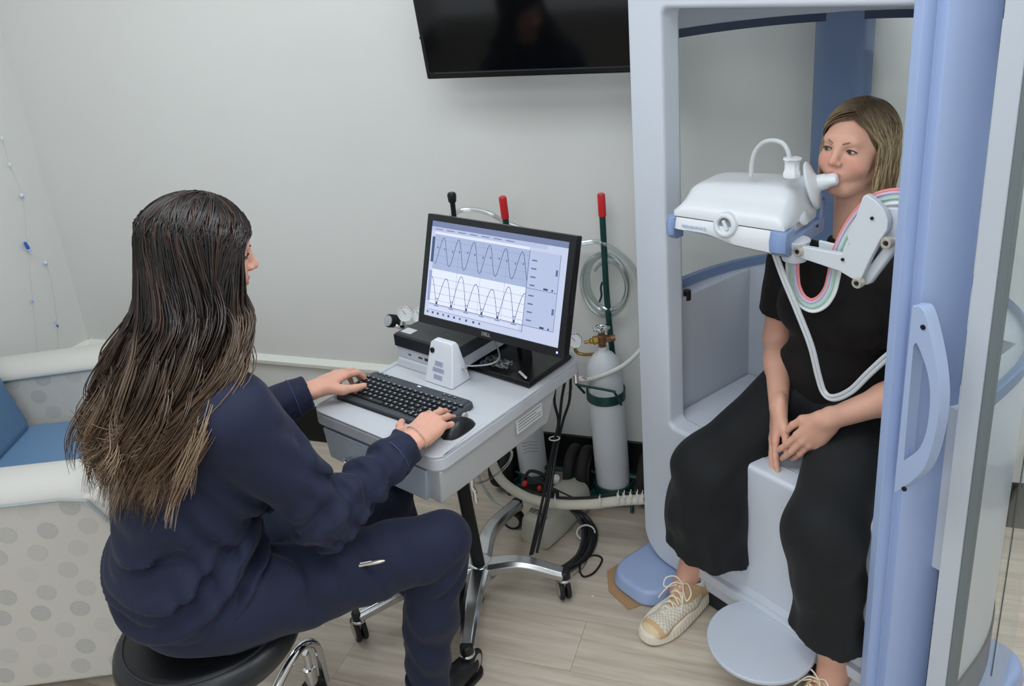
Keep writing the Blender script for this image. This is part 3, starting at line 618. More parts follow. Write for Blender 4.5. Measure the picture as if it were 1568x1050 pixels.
# ================================================================ GAS CYLINDERS on hand trucks
m_cyl = mat('cylinder_paint', 'cfd2d6', .38, bump=.08, bscale=120, var=.02, vscale=5); m_brass = mat('brass', 'b08d4a', .3, metal=1, bump=.08); m_bronze = mat('bronze_valve', '8a6748', .42, metal=.7, bump=.1)
m_grn = mat('green_paint', '123f3b', .35, bump=.08); m_red = mat('red_grip', 'c5272c', .35, bump=.08); m_gauge = mat('gauge_face', 'e6e8ea', .25, bump=.02)
m_hose = clear('clear_hose', (.82, .85, .83), .22, .15); m_hosew = mat('hose_white', 'd0d2cd', .35, bump=.06); m_beige = mat('beige_hose', 'c3bcab', .5, bump=.1)
def cylinder(label, x, y, r, h, lean, group):
    t = thing('gas_cylinder', label, 'cylinder', (x, y, .045), 0, group); t.rotation_euler = (0, lean, 0)
    M = MB(); M.lathe([(r*.82, 0), (r*.97, .008), (r, .03), (r, h), (r*.97, h+.022), (r*.84, h+.045), (r*.58, h+.066), (r*.33, h+.078), (.016, h+.084), (.016, h+.096)], 40); M.build('tank', m_cyl, t, smooth=50)
    return t, h+.096
def gauge(parent, name, c, d, r=.024):
    f = frame(d, c); M = MB(); M.lathe([(r*.6, -.010), (r, -.008), (r*1.06, .002), (r*1.04, .006), (r*.94, .006), (r*.94, .003)], 28, f); g = M.build(name, m_chr, parent, bevel=.0005)
    M = MB(); M.lathe([(r*.94, .002), (r*.94, .0036)], 28, f); M.build('dial', m_gauge, g)
    M = MB(); M.box(-.001, .001, -.004, r*.6, .0038, .0044, f @ Matrix.Rotation(.7, 4, 'Z'))
    for k in range(9):
        M.box(-.0005, .0005, r*.7, r*.85, .0038, .0042, f @ Matrix.Rotation(-2.2 + k*.55, 4, 'Z'))
    M.build('needle', m_ink, g, smooth=False); return g
def valve(t, z, d=-1):
    M = MB(); M.lathe([(.013, z), (.013, z+.012), (.017, z+.014), (.017, z+.040), (.012, z+.043), (.009, z+.058)], 8); M.box(-.016, .030, -.010, .010, z+.018, z+.036); M.lathe([(.011, .0), (.011, .018)], 12, frame((1, 0, 0), (.026, 0, z+.027))); b = M.build('valve', m_bronze, t, bevel=.002)
    M = MB(); M.lathe([(.011, .012), (.015, .014), (.015, .030), (.010, .032), (.010, .040), (.006, .042), (.006, .060)], 6, frame((-1, -.1, -.06), (0, 0, z+.027))); M.build('outlet_nut', m_brass, b, bevel=.001)
    M = MB()
    for k in range(7):
        a = 2*PI*k/7; M.lathe([(0, -.006), (.007, -.004), (.008, 0), (.007, .004), (0, .006)], 10, Matrix.Translation((.022*math.cos(a), .022*math.sin(a), z+.066)))
    M.tube([(.0205*math.cos(a), .0205*math.sin(a), z+.066) for a in [2*PI*i/28 for i in range(28)]], .0055, 8, closed=True)
    for k in range(3): a = 2*PI*k/3; M.tube([(0, 0, z+.066), (.02*math.cos(a), .02*math.sin(a), z+.066)], .0035, 6)
    M.lathe([(.008, z+.058), (.008, z+.070), (.004, z+.073), (0, z+.073)], 12); M.build('handwheel', m_chr, b, bevel=.0005)
c2, zt = cylinder('white gas cylinder with brass valve on a green hand truck beside the booth', .205, 2.44, .060, .455, R(-1.5), 'white gas cylinders'); valve(c2, zt)
c1, zt1 = cylinder('white gas cylinder half hidden behind the cart, with grey print low on its side', -.075, 2.545, .052, .47, R(-2), 'white gas cylinders'); valve(c1, zt1)
f = frame((-.1, -1, 0)); 
for i in range(4):
    M = MB()
    for s in range(7): 
        a = -2.05 + s*.16; M.box(-.0035, .0035, -.0008, .0008, -.0003, .0003, Matrix.Translation((.0523*math.cos(a), .0523*math.sin(a), .175-.013*i - .003*abs(s-3))) @ Matrix.Rotation(a+PI/2, 4, 'Z') @ Matrix.Rotation(PI/2, 4, 'X'))
    M.build('print_line', m_ink, c1, smooth=False)
m_tr = mat('truck_tyre', '161413', .7, bump=.4, bscale=120)
def truck(label, x, y, r, gp_top, gp_bot, wl, group, bx):
    t = thing('hand_truck', label, 'hand truck', (x, y, 0), WY, group)
    M = MB(); M.tube([(r*1.06*math.cos(a), r*1.06*math.sin(a), 0) for a in [2*PI*i/40 for i in range(40)]], .016, 4, closed=True, flat=.12); 
    M2 = MB()
    ri = []; ro = []
    for i in range(40): a = 2*PI*i/40; ro.append(((r+.006)*math.cos(a), (r+.006)*math.sin(a))); ri.append(((r+.0015)*math.cos(a), (r+.0015)*math.sin(a)))
    zc = .42; MT = Matrix.Translation((-.011, 0, 0)); M2.ring(ro, ri, zc-.018, zc+.016, MT); col_ = M2.build('collar', m_grn, t, bevel=.001)
    M2 = MB(); M2.tube([(-r-.022, -.015, zc), (-r-.034, -.055, zc+.052), (-r-.020, -.068, zc+.058), (.028, -.082, zc+.055), (.040, -.078, zc+.045), (r-.01, -.045, zc-.015)], .0045, 8, sm=4); M2.build('carry_handle', m_grn, col_)
    M2 = MB(); b0 = Vector(bx[0]); b1 = Vector(bx[1]); mid = (b0+b1)/2 + Vector((-.010, 0, .03))
    M2.tube([b0, mid, b1], .0105, 12, sm=8); M2.tube([b0, (0, r+.01, .42)], .007, 8); M2.build('push_bar', m_grn, t)
    d = (b1-mid).normalized(); M2 = MB(); M2.tube([b1 - d*.004, b1 + d*.066, b1 + d*.070], .0125, 14, rf=lambda q: .0130 if q < .9 else .011); M2.build('red_grip', m_red, t)
    M2 = MB(); M2.prism(rrect(-r-.01, r+.01, -r-.012, r+.03, .02, 4), .034, .042); M2.ring(circ(0, 0, r+.010, 36), circ(0, 0, r+.004, 36), .042, .075); M2.build('foot_plate', m_grn, t, bevel=.001)
    for s in (-1, 1):
        M2 = MB(); M2.tube([(s*r*.7, -.01, .045), (s*(r+.012), -.045, .036), (s*(r+.022), -.085, .008)], .0065, 8, sm=4); M2.build('front_leg', m_grn, t)
    M2 = MB(); M2.tube([(wl[0]-.02, wl[1], .09), (r+.07, wl[1], .09)], .008, 10); M2.tube([(-.04, r, .10), (-.04, wl[1], .09)], .007, 8); M2.build('axle', m_grn, t)
    for k, wxp in enumerate(wl[2]):
        f = frame((1, 0, 0), (wxp, wl[1], .092)); M2 = MB()
        M2.lathe([(.055, -.020), (.078, -.019), (.088, -.013), (.091, -.005), (.091, .005), (.088, .013), (.078, .019), (.055, .020)], 36, f)
        w = M2.build('wheel', m_tr, t, smooth=40)
        M2 = MB(); M2.lathe([(.0, .017), (.012, .017), (.014, .010), (.050, .012), (.057, .0205)], 28, f, caps=False)
        for q in range(5): a = 2*PI*q/5; M2.box(-.006, .006, .012, .052, .008, .0165, f @ Matrix.Rotation(a, 4, 'Z'))
        M2.build('wheel_hub', mat('hub_beige', 'bdb8ad', .5, bump=.1), w)
        M2 = MB(); M2.lathe([(.011, .016), (.011, .026), (.0, .028)], 12, f); M2.build('axle_nut', m_blk, w)
    return t
truck('green hand truck with red grip and twin black wheels beside the booth', .205, 2.44, .061, 0, 0, (-.13, .005, (-.145, -.098, .115)), 'green hand trucks', ((.012, .085, .30), (-.008, .055, 1.035)))
truck('green hand truck mostly hidden by the cart, only grip and wheels showing', -.075, 2.545, .053, 0, 0, (-.14, -.01, (-.125, -.085)), 'green hand trucks', ((.0, .072, .30), (-.012, -.03, 1.045)))
# hook on the truck and the coiled hose over it
PW_ = Vector((.2, 2.50, 0))
def wp(px, py, off=0): return onpl(px, py, PW_ - wn*off, wn)
M = MB(); M.tube([wp(932, 480), wp(929, 455), wp(927, 437), wp(923, 432), wp(920, 440), wp(921, 452), wp(918, 462)], .0035, 8, sm=5); tag(M.build('wire_hook', m_grn, None), 'small dark green wire hook on the bar inside the hose coil', 'hook')
M = MB(); c0 = wp(930, 440, -.02); 
co = []
for i in range(110):
    a = 2*PI*i/36 + 2.2; rr = .115 + .010*math.sin(i*.21) - .0003*i
    co.append(c0 + wx*(rr*math.cos(a)*.72) + Vector((0, 0, 1))*(rr*math.sin(a)*1.02 + .01) - wn*(.004*(i/36)))
M.tube(co, .0075, 8); tag(M.build('coiled_hose', m_hose, None), 'milky clear hose coiled on the wall behind the right cylinder', 'hose')
M = MB(); M.tube([wp(690, 330, .03), wp(712, 321, .03), wp(745, 325, .02), wp(778, 342, .01), wp(830, 360), wp(880, 372), wp(915, 370), wp(945, 385), wp(970, 410), wp(985, 450), wp(990, 500)], .0085, 10, sm=8); tag(M.build('arched_hose', m_hose, None), 'milky clear hose arching from behind the monitor to the booth', 'hose')
M = MB(); M.tube([wp(860, 572, .05), wp(885, 582, .1), wp(915, 577, .12), wp(950, 562, .1), wp(975, 542, .06), wp(990, 522, .03)], .0075, 10, sm=8); tag(M.build('lower_hose', m_hosew, None), 'white hose rising to the booth just under the brass valve', 'hose')
M = MB(); M.tube([wp(862, 575, .1), wp(875, 590, .1), wp(872, 600, .1), wp(862, 605, .1)], .0035, 8, sm=6); tag(M.build('thin_tube', m_hose, None), 'thin clear tube curling under the back corner of the cart', 'tube')
# right gauge, on brass pipe
rg = thing('pressure_gauge', 'small round gauge at the right edge of the monitor, joined to the brass valve', 'gauge', wp(880, 521, .08))
gauge(rg, 'gauge', (0, 0, 0), (-.1, -1, .35), .024)
M = MB(); M.tube([(0, .01, -.02), (.004, .015, -.05), (.03, .01, -.060), (.075, .0, -.056)], .006, 8, sm=4); M.build('pipe', m_brass, rg)
# left regulator with black knob and two gauges
def bk(px, py, yy): return onpl(px, py, dl(0, yy, 0), dy_)
rgp = bk(612, 500, .66); rg = thing('pressure_regulator', 'pressure regulator with black knob and two round gauges left of the monitor', 'regulator', rgp)
kp = bk(596, 491, .64) - rgp
f = frame(Vector((-.55, -.72, .42)), kp - Vector((-.55, -.72, .42))*.03)
M = MB(); M.lathe([(.016, -.012), (.019, -.004), (.0225, 0), (.0225, .032), (.020, .036)], 36, f)
for k in range(24): a = 2*PI*k/24; M.box(-.0012, .0012, .0220, .0238, .002, .031, f @ Matrix.Rotation(a, 4, 'Z'))
kn = M.build('knob', m_blk, rg); M = MB(); M.lathe([(.0195, .0345), (.0185, .0385), (0, .0395)], 32, f); M.build('knob_face', mat('silver_face', 'b9bec2', .3, metal=.4, bump=.03), kn)
for (px, py) in ((621, 480), (643, 482)): gauge(rg, 'gauge', bk(px, py, .66) - rgp, (-.25, -1, .25), .027)
M = MB(); M.tube([kp, (0, 0, 0), bk(648, 500, .67)-rgp, bk(680, 505, .70)-rgp], .009, 10, sm=3); M.tube([bk(621, 485, .66)-rgp, (0.01, 0, -.01)], .006, 8); M.tube([bk(643, 485, .66)-rgp, bk(640, 503, .67)-rgp], .006, 8); M.tube([(0, 0, 0), dl(.03, .59, .735)-rgp], .006, 8); M.build('body', m_chr, rg)
# hose bundle along the floor from cart to booth, tied
fl_ = lambda px, py, y: onpl(px, py, (0, y, 0), (0, 1, 0))
hb = thing('hose_bundle', 'beige hose bundle with white ties curving from the cart to the booth', 'hose', fl_(850, 765, 2.2))
hp = [fl_(*q) for q in [(752, 668, 2.30), (752, 700, 2.28), (768, 735, 2.25), (805, 760, 2.22), (850, 771, 2.2), (900, 772, 2.17), (945, 767, 2.14), (988, 764, 2.10)]]
M = MB(); M.tube([p - hb.location for p in hp], .0155, 12, sm=6, flat=.8); M.build('hose', mat('hose_cream', 'c9c4b6', .42, bump=.08), hb)
M = MB(); M.tube([p - hb.location + Vector((0, .012, .016)) for p in hp[3:]], .005, 8, sm=6); M.build('cable', m_blk, hb)
for (px, py) in ((850, 768), (918, 769), (946, 763), (955, 763), (965, 762), (975, 762), (983, 763)):
    yy = 2.2 - (px-850)*.00072; p = fl_(px, py, yy) - hb.location; M = MB()
    M.tube([p + Vector((0, .017*math.cos(a), .0165*math.sin(a))) for a in [2*PI*i/16 for i in range(16)]], .0018, 6, closed=True); M.box(p.x-.004, p.x+.004, p.y-.014, p.y-.008, p.z+.012, p.z+.020); M.tube([p + Vector((0, -.01, .015)), p + Vector((.002, -.012, .038))], .0016, 5); M.build('cable_tie', m_hosew, hb)
# cart cables
for pts, lb in (([(851, 582), (849, 615), (855, 645), (848, 680), (832, 760), (812, 850)], 'black cable hanging from the cart back, left of three'), ([(866, 578), (860, 612), (856, 650), (848, 690), (838, 760), (815, 848)], 'black cable hanging from the cart back, middle of three'), ([(874, 570), (872, 612), (862, 645), (852, 690), (842, 755), (822, 846)], 'black cable hanging from the cart back, right of three')):
    P_3 = []
    for i, q in enumerate(pts): P_3.append(fl_(q[0], q[1], [2.16, 2.18, 2.19, 2.17, 2.10, 2.02][i]))
    M = MB(); M.tube(P_3, .0045, 8, sm=8); tag(M.build('power_cable', m_blk, None), lb, 'cable', 'black cables hanging from the cart')
M = MB(); c = fl_(849, 671, 2.17); M.tube([c + Vector((.016*math.cos(a), .012*math.sin(a), 0)) for a in [2*PI*i/16 for i in range(16)]], .0022, 6, closed=True); tag(M.build('cable_tie', m_hosew, None), 'white tie holding the black cables below the cart', 'cable tie')
# isolation transformer / charger on the floor
tp = onz(842, 822, 0); tr = thing('power_unit', 'cream power unit with red and black print on the floor behind the cart leg', 'power unit', (tp.x+.0, tp.y+.03, .004), R(-38))
m_pu = mat('cream_abs', 'b5b3a6', .45, bump=.1, bscale=300)
pr2 = smooth([Vector((a, b, 0)) for a, b in [(-.055, 0), (.055, 0), (.058, .06), (.045, .098), (0, .110), (-.045, .098), (-.058, .06)]], 3, True)
M = MB(); pp = [(p.x, p.y) for p in pr2]; M.loft([[(x*sx, yy, z*sx) for x, z in pp] for yy, sx in ((-.085, .80), (-.075, .93), (.0, 1.0), (.10, 1.0), (.17, .96), (.18, .85))]); M.build('casing', m_pu, tr, smooth=50)
for i in range(5):
    M = MB(); M.box(-.03+i*.013, -.024+i*.013, -.062, -.05, .1035, .1065); M.build('indicator', mat('dim_green', '7d8a80', .4, bump=.02), tr, smooth=False)
TXM = Matrix.Translation((.008, -.0865, .075)) @ Matrix.Rotation(PI/2, 4, 'X')
text('power', .016, Matrix.Translation((-.012, -.046, .108)) @ Matrix.Rotation(R(4), 4, 'Z'), m_blk, tr, 'black_lettering'); text('h00', .02, Matrix.Translation((.026, -.058, .104)) @ Matrix.Rotation(R(20), 4, 'Y'), mat('red_ink', 'c2382f', .5, bump=.02), tr, 'red_lettering')
M = MB(); M.box(.005, .032, .0, .03, .10, .150); M.build('black_plug', m_blk, tr, bevel=.004)
M = MB(); M.tube([fl_(878, 770, 2.17)+Vector((0,0,.02)), fl_(842, 745, 2.2), fl_(810, 730, 2.22), fl_(790, 722, 2.25)], .003, 8, sm=6); tag(M.build('thin_cable', m_blk, None), 'thin black cable running over the cream power unit', 'cable')
cbp = fl_(812, 735, 2.28)
kb2 = thing('valve_block', 'small black valve block with red and white knobs at the foot of the left cylinder', 'valve', cbp)
M = MB(); M.box(-.03, .07, -.02, .02, -.04, .0); M.tube([(-.02, 0, 0), (.0, 0, .035), (.04, 0, .02), (.06, 0, -.02)], .006, 8, sm=4); M.build('body', m_blk, kb2, bevel=.005)
for (q, m_, r_) in (((-.018, -.022, .004), m_red, .009), ((.028, -.022, -.018), m_red, .008), ((.085, -.02, .012), m_hosew, .013)):
    M = MB(); M.lathe([(0, .012), (r_*.8, .010), (r_, .004), (r_, -.006), (r_*.6, -.010), (r_*.6, -.03), (0, -.03)], 14, frame((.1, -.5, .8), q)); M.build('knob', m_, kb2)
# cables on the floor
def fcable(pts, r, m, lb, nm='floor_cable', gp=None):
    M = MB(); P3 = [onz(px, py, z) for px, py, z in pts]; M.tube(P3, r, 8, sm=8); return tag(M.build(nm, m, None), lb, 'cable', gp)
for i in range(7):
    o_ = i*3.0; 
    fcable([(862+o_*.5, 772, .10), (884+o_*.7, 790, .05), (893+o_*1.1, 815, .02+.006*(i % 2)), (885+o_*1.0, 848, .01+.008*(i % 3)), (858+o_*.8, 870, .02), (835+o_*.5, 878, .03)], .0042 if i % 3 else .006, m_blk if i % 4 else mat('dark_grey_cable', '3b3e41', .5, bump=.1), ['thin','second','third','fourth','fifth','sixth','outermost'][i] + ' dark cable of the coil behind the cart leg, counted from its inner side', 'coiled_cable', 'cables coiled behind the cart leg')
M = MB(); c = onz(897, 815, .03); M.tube([c + Vector((.030*math.cos(a), .012*math.sin(a), .02*math.sin(a))) for a in [2*PI*i/16 for i in range(16)]], .003, 6, closed=True); tag(M.build('cable_tie', m_hosew, None), 'white tie around the coil of black cables on the floor', 'cable tie')
fcable([(893, 800, .02), (900, 830, .004), (888, 865, .004), (893, 882, .004), (910, 876, .004), (922, 856, .004), (908, 850, .004), (885, 860, .005), (860, 872, .02)], .0032, m_blk, 'black cable making a loop on the floor beside the caster')
fcable([(885, 778, .10), (905, 795, .02), (907, 830, .004), (895, 865, .004), (878, 880, .004)], .0028, m_hose, 'clear cable curving on the floor right of the power unit')
fcable([(727, 712, .30), (735, 735, .2), (752, 762, .1), (775, 775, .07)], .006, m_hosew, 'white cable from under the cart to the power unit')
# clear loop with chrome hook under the cart
lp = fl_(745, 730, 1.95); hk = thing('hanging_loop', 'clear plastic loop with a chrome hook hanging under the cart', 'loop', lp)
M = MB(); M.tube([fl_(px, py, 1.95)-lp for px, py in [(778, 684), (784, 695), (776, 712), (755, 730), (735, 739), (718, 738), (712, 732), (718, 724)]], .0042, 8, sm=6); M.build('loop', m_hose, hk)
M = MB(); M.tube([fl_(px, py, 1.95)-lp for px, py in [(722, 732), (723, 745), (727, 752), (729, 768)]], .0065, 10, sm=4); M.build('hook', m_chr, hk)
M = MB(); M.lathe([(0, 0), (.005, .001), (.004, .003), (0, .004)], 8); o = M.build('crumb', m_hosew, None); o.location = onz(908, 913, 0); tag(o, 'tiny white crumb on the floor right of the cart caster', 'crumb')

# ================================================================ STOOL
sc_ = onz(316, 948, .5); st = thing('stool', 'round black padded stool with chrome legs under the technician', 'stool', (sc_.x, sc_.y, 0), R(60))
m_lea = mat('black_leather', '101114', .38, bump=.25, bscale=220); sr = .198
M = MB(); M.lathe([(0, .505), (sr*.6, .504), (sr*.80, .500), (sr*.86, .496), (sr*.865, .4945)], 48, caps=False); se = M.build('seat_top', m_lea, st, smooth=80)
M = MB(); M.lathe([(sr*.862, .495), (sr*.93, .490), (sr*.985, .474), (sr, .460), (sr*.985, .444), (sr*.93, .430), (sr*.8, .424), (0, .424)], 48, caps=False); M.build('seat_side', mat('black_leather_side', '1b1d21', .35, bump=.2, bscale=220), st, smooth=80)
M = MB(); M.tube([(sr*.865*math.cos(a), sr*.865*math.sin(a), .4955) for a in [2*PI*i/48 for i in range(48)]], .0024, 6, closed=True); M.build('seam', mat('seam_dark', '2e3136', .5, bump=.1), st)
M = MB(); M.lathe([(.07, .424), (.07, .402), (.03, .392), (.03, .30), (.022, .30), (.022, .17)], 24); M.build('column', m_chr, st)
M = MB(); M.lathe([(.026, .20), (.036, .20), (.036, .10), (.03, .09)], 24); M.build('hub', m_chr, st)
for k in range(5):
    a = 2*PI*k/5; ca, sa = math.cos(a), math.sin(a)
    M = MB(); M.tube([(q*ca, q*sa, z) for q, z in ((.03, .125), (.09, .15), (.17, .20), (.225, .215), (.262, .19), (.275, .13), (.275, .05))], .0125, 12, sm=5); lg = M.build('leg', m_chr, st)
    M = MB(); M.lathe([(.016, .0), (.016, .07), (.010, .072), (.010, .12)], 16, Matrix.Translation((.235*ca, .235*sa, .065))); M.build('caster_stem', m_chr, lg)
    for s in (-1, 1):
        M = MB(); M.lathe([(0, -.011), (.026, -.011), (.031, -.006), (.032, .006), (.026, .011), (0, .012)], 24, frame((-sa, ca, 0), (.235*ca - sa*s*.014, .235*sa + ca*s*.014, .032))); M.build('wheel', m_tyre, lg)
    M = MB(); M.lathe([(.0, .0), (.034, .0), (.036, .01), (.032, .035), (.015, .045), (0, .045)], 20, Matrix.Translation((.235*ca, .235*sa, .038))); M.build('wheel_cover', m_blk, lg)

# ================================================================ MEASURING HEAD (held in front of the patient)
m_dw = mat('device_white', 'd3d6da', .33, bump=.06, bscale=350); m_db = mat('device_blue', '7f95bd', .35, bump=.05); m_dl = mat('dark_joint', '1a1c20', .5, bump=.05)
dvp = Vector((.33, 1.855, 1.164)); DVA = -.712; dv = thing('breathing_sensor_head', 'white and blue breathing sensor head held before the patient mouth', 'sensor head', dvp, DVA)
DW, DD = .28, .215
def sec(x, prof): return [(x, y, z) for y, z in prof]
# lower shell: bulges at the front, rises towards the right
M = MB(); rings = []
for i in range(21):
    t = i/20; x = .004 + (DW-.012)*t; e = 1 - max(0, (t-.93)/.07)*.15 - max(0, (.05-t)/.05)*.35
    zb = .005 + .012*(1-t) - .013*(1/(1+math.exp(-(t-.45)*18))) ; zt = .052
    b = [(.0, .6), (-.010, .35), (-.012, .15), (-.004, .02), (.03, 0)]
    pr = [(-.002, zt), (-.010*e, zt-.012), (-.014*e, zt-.028), (-.012*e, zb+.010), (.002, zb+.001), (.04, zb), (DD-.02, zb+.004), (DD, zb+.012), (DD, zt)]
    rings.append(sec(x, pr))
M.loft(rings); M.build('lower_shell', m_dw, dv, smooth=50)
M = MB(); rings = []
for i in range(25):
    t = i/24; x = .004 + (DW-.006)*t; e = math.sqrt(max(0, 1-((abs(t-.5)*2))**9))
    hb_ = .066 + .018*t; fr_ = .0
    pr = []
    for j in range(15):
        s = j/14
        y = -.004 + (DD+.004)*s
        z = .053 + (hb_*min(1, (s/.30)**.55 if s > 0 else 0)*(1 - max(0, (s-.80)/.20)**2*.35))*(.25+.75*e) if s > 0 else .053
        # step: front ledge lower than the dome
        if s < .30: z = .053 + (.030 + (hb_-.030)*(s/.30)**2.0)*min(1, (s/.04+.25))*(.3+.7*e)
        if j == 0: z = .066
        pr.append((y, z))
    pr = [(-.004, .053)] + pr + [(DD, .053)]
    rings.append(sec(x, pr))
M.loft(rings); M.build('upper_shell', m_dw, dv, smooth=55)
M = MB(); M.box(.008, DW-.008, -.003, DD-.003, .0505, .0545); M.build('joint_line', m_dl, dv, smooth=False)
for (x0, x1) in ((-.012, .010), (DW-.032, DW+.008)):
    M = MB(); rings = []
    for x in [x0 + (x1-x0)*k/6 for k in range(7)]:
        b = .012*math.sin(PI*(x-x0)/(x1-x0)*.8+.2) 
        rings.append([(x, -.006-b, .052), (x, -.014-b, .030), (x, -.012-b, .008), (x, .0, -.006), (x, .03, -.008), (x, .03, .052)])
    M.loft(rings); M.build('blue_bumper', m_db, dv, smooth=50, bevel=.002)
M = MB(); M.prism([(DW-.02, .02), (DW+.008, .02), (DW+.010, DD-.02), (DW-.0, DD+.012), (DW-.03, DD+.012)], -.006, .030, top=[(DW-.02, .02), (DW+.007, .02), (DW+.008, DD-.02), (DW, DD+.008), (DW-.03, DD+.008)]); M.build('blue_side', m_db, dv, bevel=.006, seg=3)
M = MB(); M.prism([(DW-.035, DD-.03), (DW+.006, DD-.03), (DW+.004, DD+.014), (DW-.035, DD+.014)], .02, .072, top=[(DW-.03, DD-.01), (DW+.002, DD-.01), (DW, DD+.010), (DW-.03, DD+.010)]); M.build('blue_corner', m_db, dv, bevel=.004)
M = MB(); M.lathe([(.0, 0), (.004, .0), (.004, .002), (0, .002)], 12, frame((1, 0, 0), (DW+.009, .075, .018))); M.lathe([(.0, 0), (.004, .0), (.004, .002), (0, .002)], 12, frame((1, 0, 0), (DW+.0095, .155, .022))); M.build('screw', m_dl, dv)
PM_ = frame((0, -1, .12), (.140, -.010, .050))
M = MB(); M.lathe([(.030, -.012), (.029, .002), (.0265, .006), (.019, .007), (.0165, .004), (.0165, -.006)], 36, PM_, caps=False); M.build('port_ring', m_dw, dv, smooth=60)
M = MB(); M.lathe([(.0165, -.004), (.0, -.004)], 30, PM_, caps=False); M.build('port_recess', mat('port_grey', '8d9299', .4, bump=.05), dv)
M = MB(); M.box(-.003, .005, -.012, .012, -.004, .004, PM_ @ Matrix.Rotation(.5, 4, 'Z')); M.build('port_vane', m_dw, dv, bevel=.001)
text('MEDGRAPHICS', .0095, Matrix.Translation((.062, -.0145, .034)) @ Matrix.Rotation(PI/2 - R(6), 4, 'X'), mat('pale_blue_ink', '9fb0cc', .5, bump=.02), dv, 'brand_lettering')
text('Cardiorespiratory', .0060, Matrix.Translation((.064, -.0148, .0245)) @ Matrix.Rotation(PI/2 - R(2), 4, 'X'), mat('pale_blue_ink'), dv, 'small_lettering')
M = MB(); M.lathe([(.0, .0), (.020, .0), (.024, .004), (.018, .009), (0, .011)], 24, frame((1, -.1, .5), (DW-.008, .10, .060))); M.build('side_dimple', m_dw, dv, smooth=60)
# filter and mouthpiece
MOU = bl(.474, .152, 1.296)      # where the mouthpiece meets the lips
fl0 = bl(.388, .108, 1.266)
ax = (MOU - fl0); AL = ax.length; ax.normalize()
m_wp = mat('white_plastic', 'e4e7ea', .28, bump=.03); mpt = thing('mouthpiece', 'white disc filter and oval mouthpiece in the patient mouth', 'mouthpiece', fl0)
F_ = frame(ax)
M = MB(); M.lathe([(.019, -.012), (.020, AL*.20), (.026, AL*.28), (.053, AL*.36), (.055, AL*.38), (.055, AL*.41), (.053, AL*.44), (.030, AL*.50), (.019, AL*.56), (.018, AL*.74)], 40, F_); M.build('filter_disc', m_wp, mpt, smooth=50)
M = MB(); rings = []
for i in range(9):
    t = i/8; z = AL*(.66 + .34*t); w = .019 + .005*t - (.012 if t > .95 else 0); h = .017 - .004*t - (.006 if t > .95 else 0)
    rings.append([F_ @ Vector((w*math.cos(a), h*math.sin(a), z)) for a in [2*PI*k/24 for k in range(24)]])
M.loft(rings); M.build('mouthpiece_tip', m_wp, mpt, smooth=60)
tpc = bl(.40, .02, 1.325); tpo = thing('hose_adapter', 'small white square adapter with an arched clear tube on top of the sensor head', 'adapter', tpc)
q0 = onpl(1213, 256, tpc, bv) - tpc
M = MB(); M.lathe([(.019, -.022), (.020, -.012), (.017, -.006), (.0165, .010), (.019, .016), (.021, .018), (.021, .021), (.0, .021)], 8, Matrix.Translation(q0)); M.build('adapter_body', m_wp, tpo, bevel=.002)
M = MB(); M.tube([onpl(px, py, tpc, bv) - tpc for px, py in [(1209, 243), (1206, 230), (1198, 219), (1183, 215), (1168, 219), (1156, 233), (1151, 252), (1150, 270)]], .0052, 10, sm=6); M.build('arched_tube', mat('milky_tube', 'dfe4e6', .3, bump=.03, trans=.3), tpo)
# support arm of the sensor head
VA = -.005
ar = thing('support_arm', 'jointed white metal arm carrying the sensor head from the right post', 'support arm', bl(.55, VA, 1.15), BA)
a0 = Vector((.55, VA, 1.15))
def ap(px, py, v=VA): q = bpx(px, py, v); return (q.x - a0.x, q.z - a0.z)
m_arm = mat('arm_white', 'cdd2d8', .32, bump=.05)
def plate(name, pts, y0, y1, par=ar, m=m_arm, bev=.003, sm=0):
    P = [ap(*q) for q in pts]
    if sm: P = [(p.x, p.y) for p in smooth([Vector((a, b, 0)) for a, b in P], sm, True)]
    M = MB(); M.prism(P, y0, y1, MX); return M.build(name, m, par, bevel=bev)
plate('outer_bracket', [(1331, 296), (1345, 306), (1357, 318), (1364, 334), (1363, 350), (1352, 366), (1338, 392), (1320, 430), (1308, 425), (1290, 414), (1258, 403), (1224, 392), (1220, 377), (1235, 376), (1262, 381), (1293, 387), (1304, 372), (1300, 358), (1312, 335), (1325, 299)], -.010, .006)
plate('inner_bracket', [(1243, 372), (1262, 377), (1290, 383), (1290, 395), (1243, 388)], .024, .032)
plate('upper_link', [(1342, 330), (1352, 320), (1400, 322), (1400, 380), (1372, 378), (1358, 372), (1345, 350)], .010, .030)
plate('lower_link', [(1363, 362), (1378, 372), (1330, 436), (1318, 440), (1312, 432), (1318, 420)], .008, .026, bev=.006)
for (px, py) in ((1228, 382), (1364, 369), (1319, 430)):
    x, z = ap(px, py); M = MB(); M.lathe([(.0, -.016), (.005, -.016), (.006, -.020), (.0105, -.020), (.012, -.016), (.012, -.004), (0, -.004)], 24, Matrix.Translation((x, 0, z)) @ Matrix.Rotation(-PI/2, 4, 'X')); pv = M.build('pivot', mat('nickel', 'c9c3b6', .3, metal=.5, bump=.03), ar, bevel=.0005)
    M = MB(); M.lathe([(0, -.0165), (.004, -.0165), (.004, -.0205), (0, -.0205)], 12, Matrix.Translation((x, 0, z)) @ Matrix.Rotation(-PI/2, 4, 'X')); M.build('pivot_hole', m_dl, pv)
for (px, py) in ((1340, 332), (1295, 395)):
    x, z = ap(px, py); M = MB(); M.lathe([(0, -.0135), (.0035, -.0135), (.0035, -.008), (0, -.008)], 12, Matrix.Translation((x, 0, z)) @ Matrix.Rotation(-PI/2, 4, 'X')); M.build('bolt', m_dl, ar)
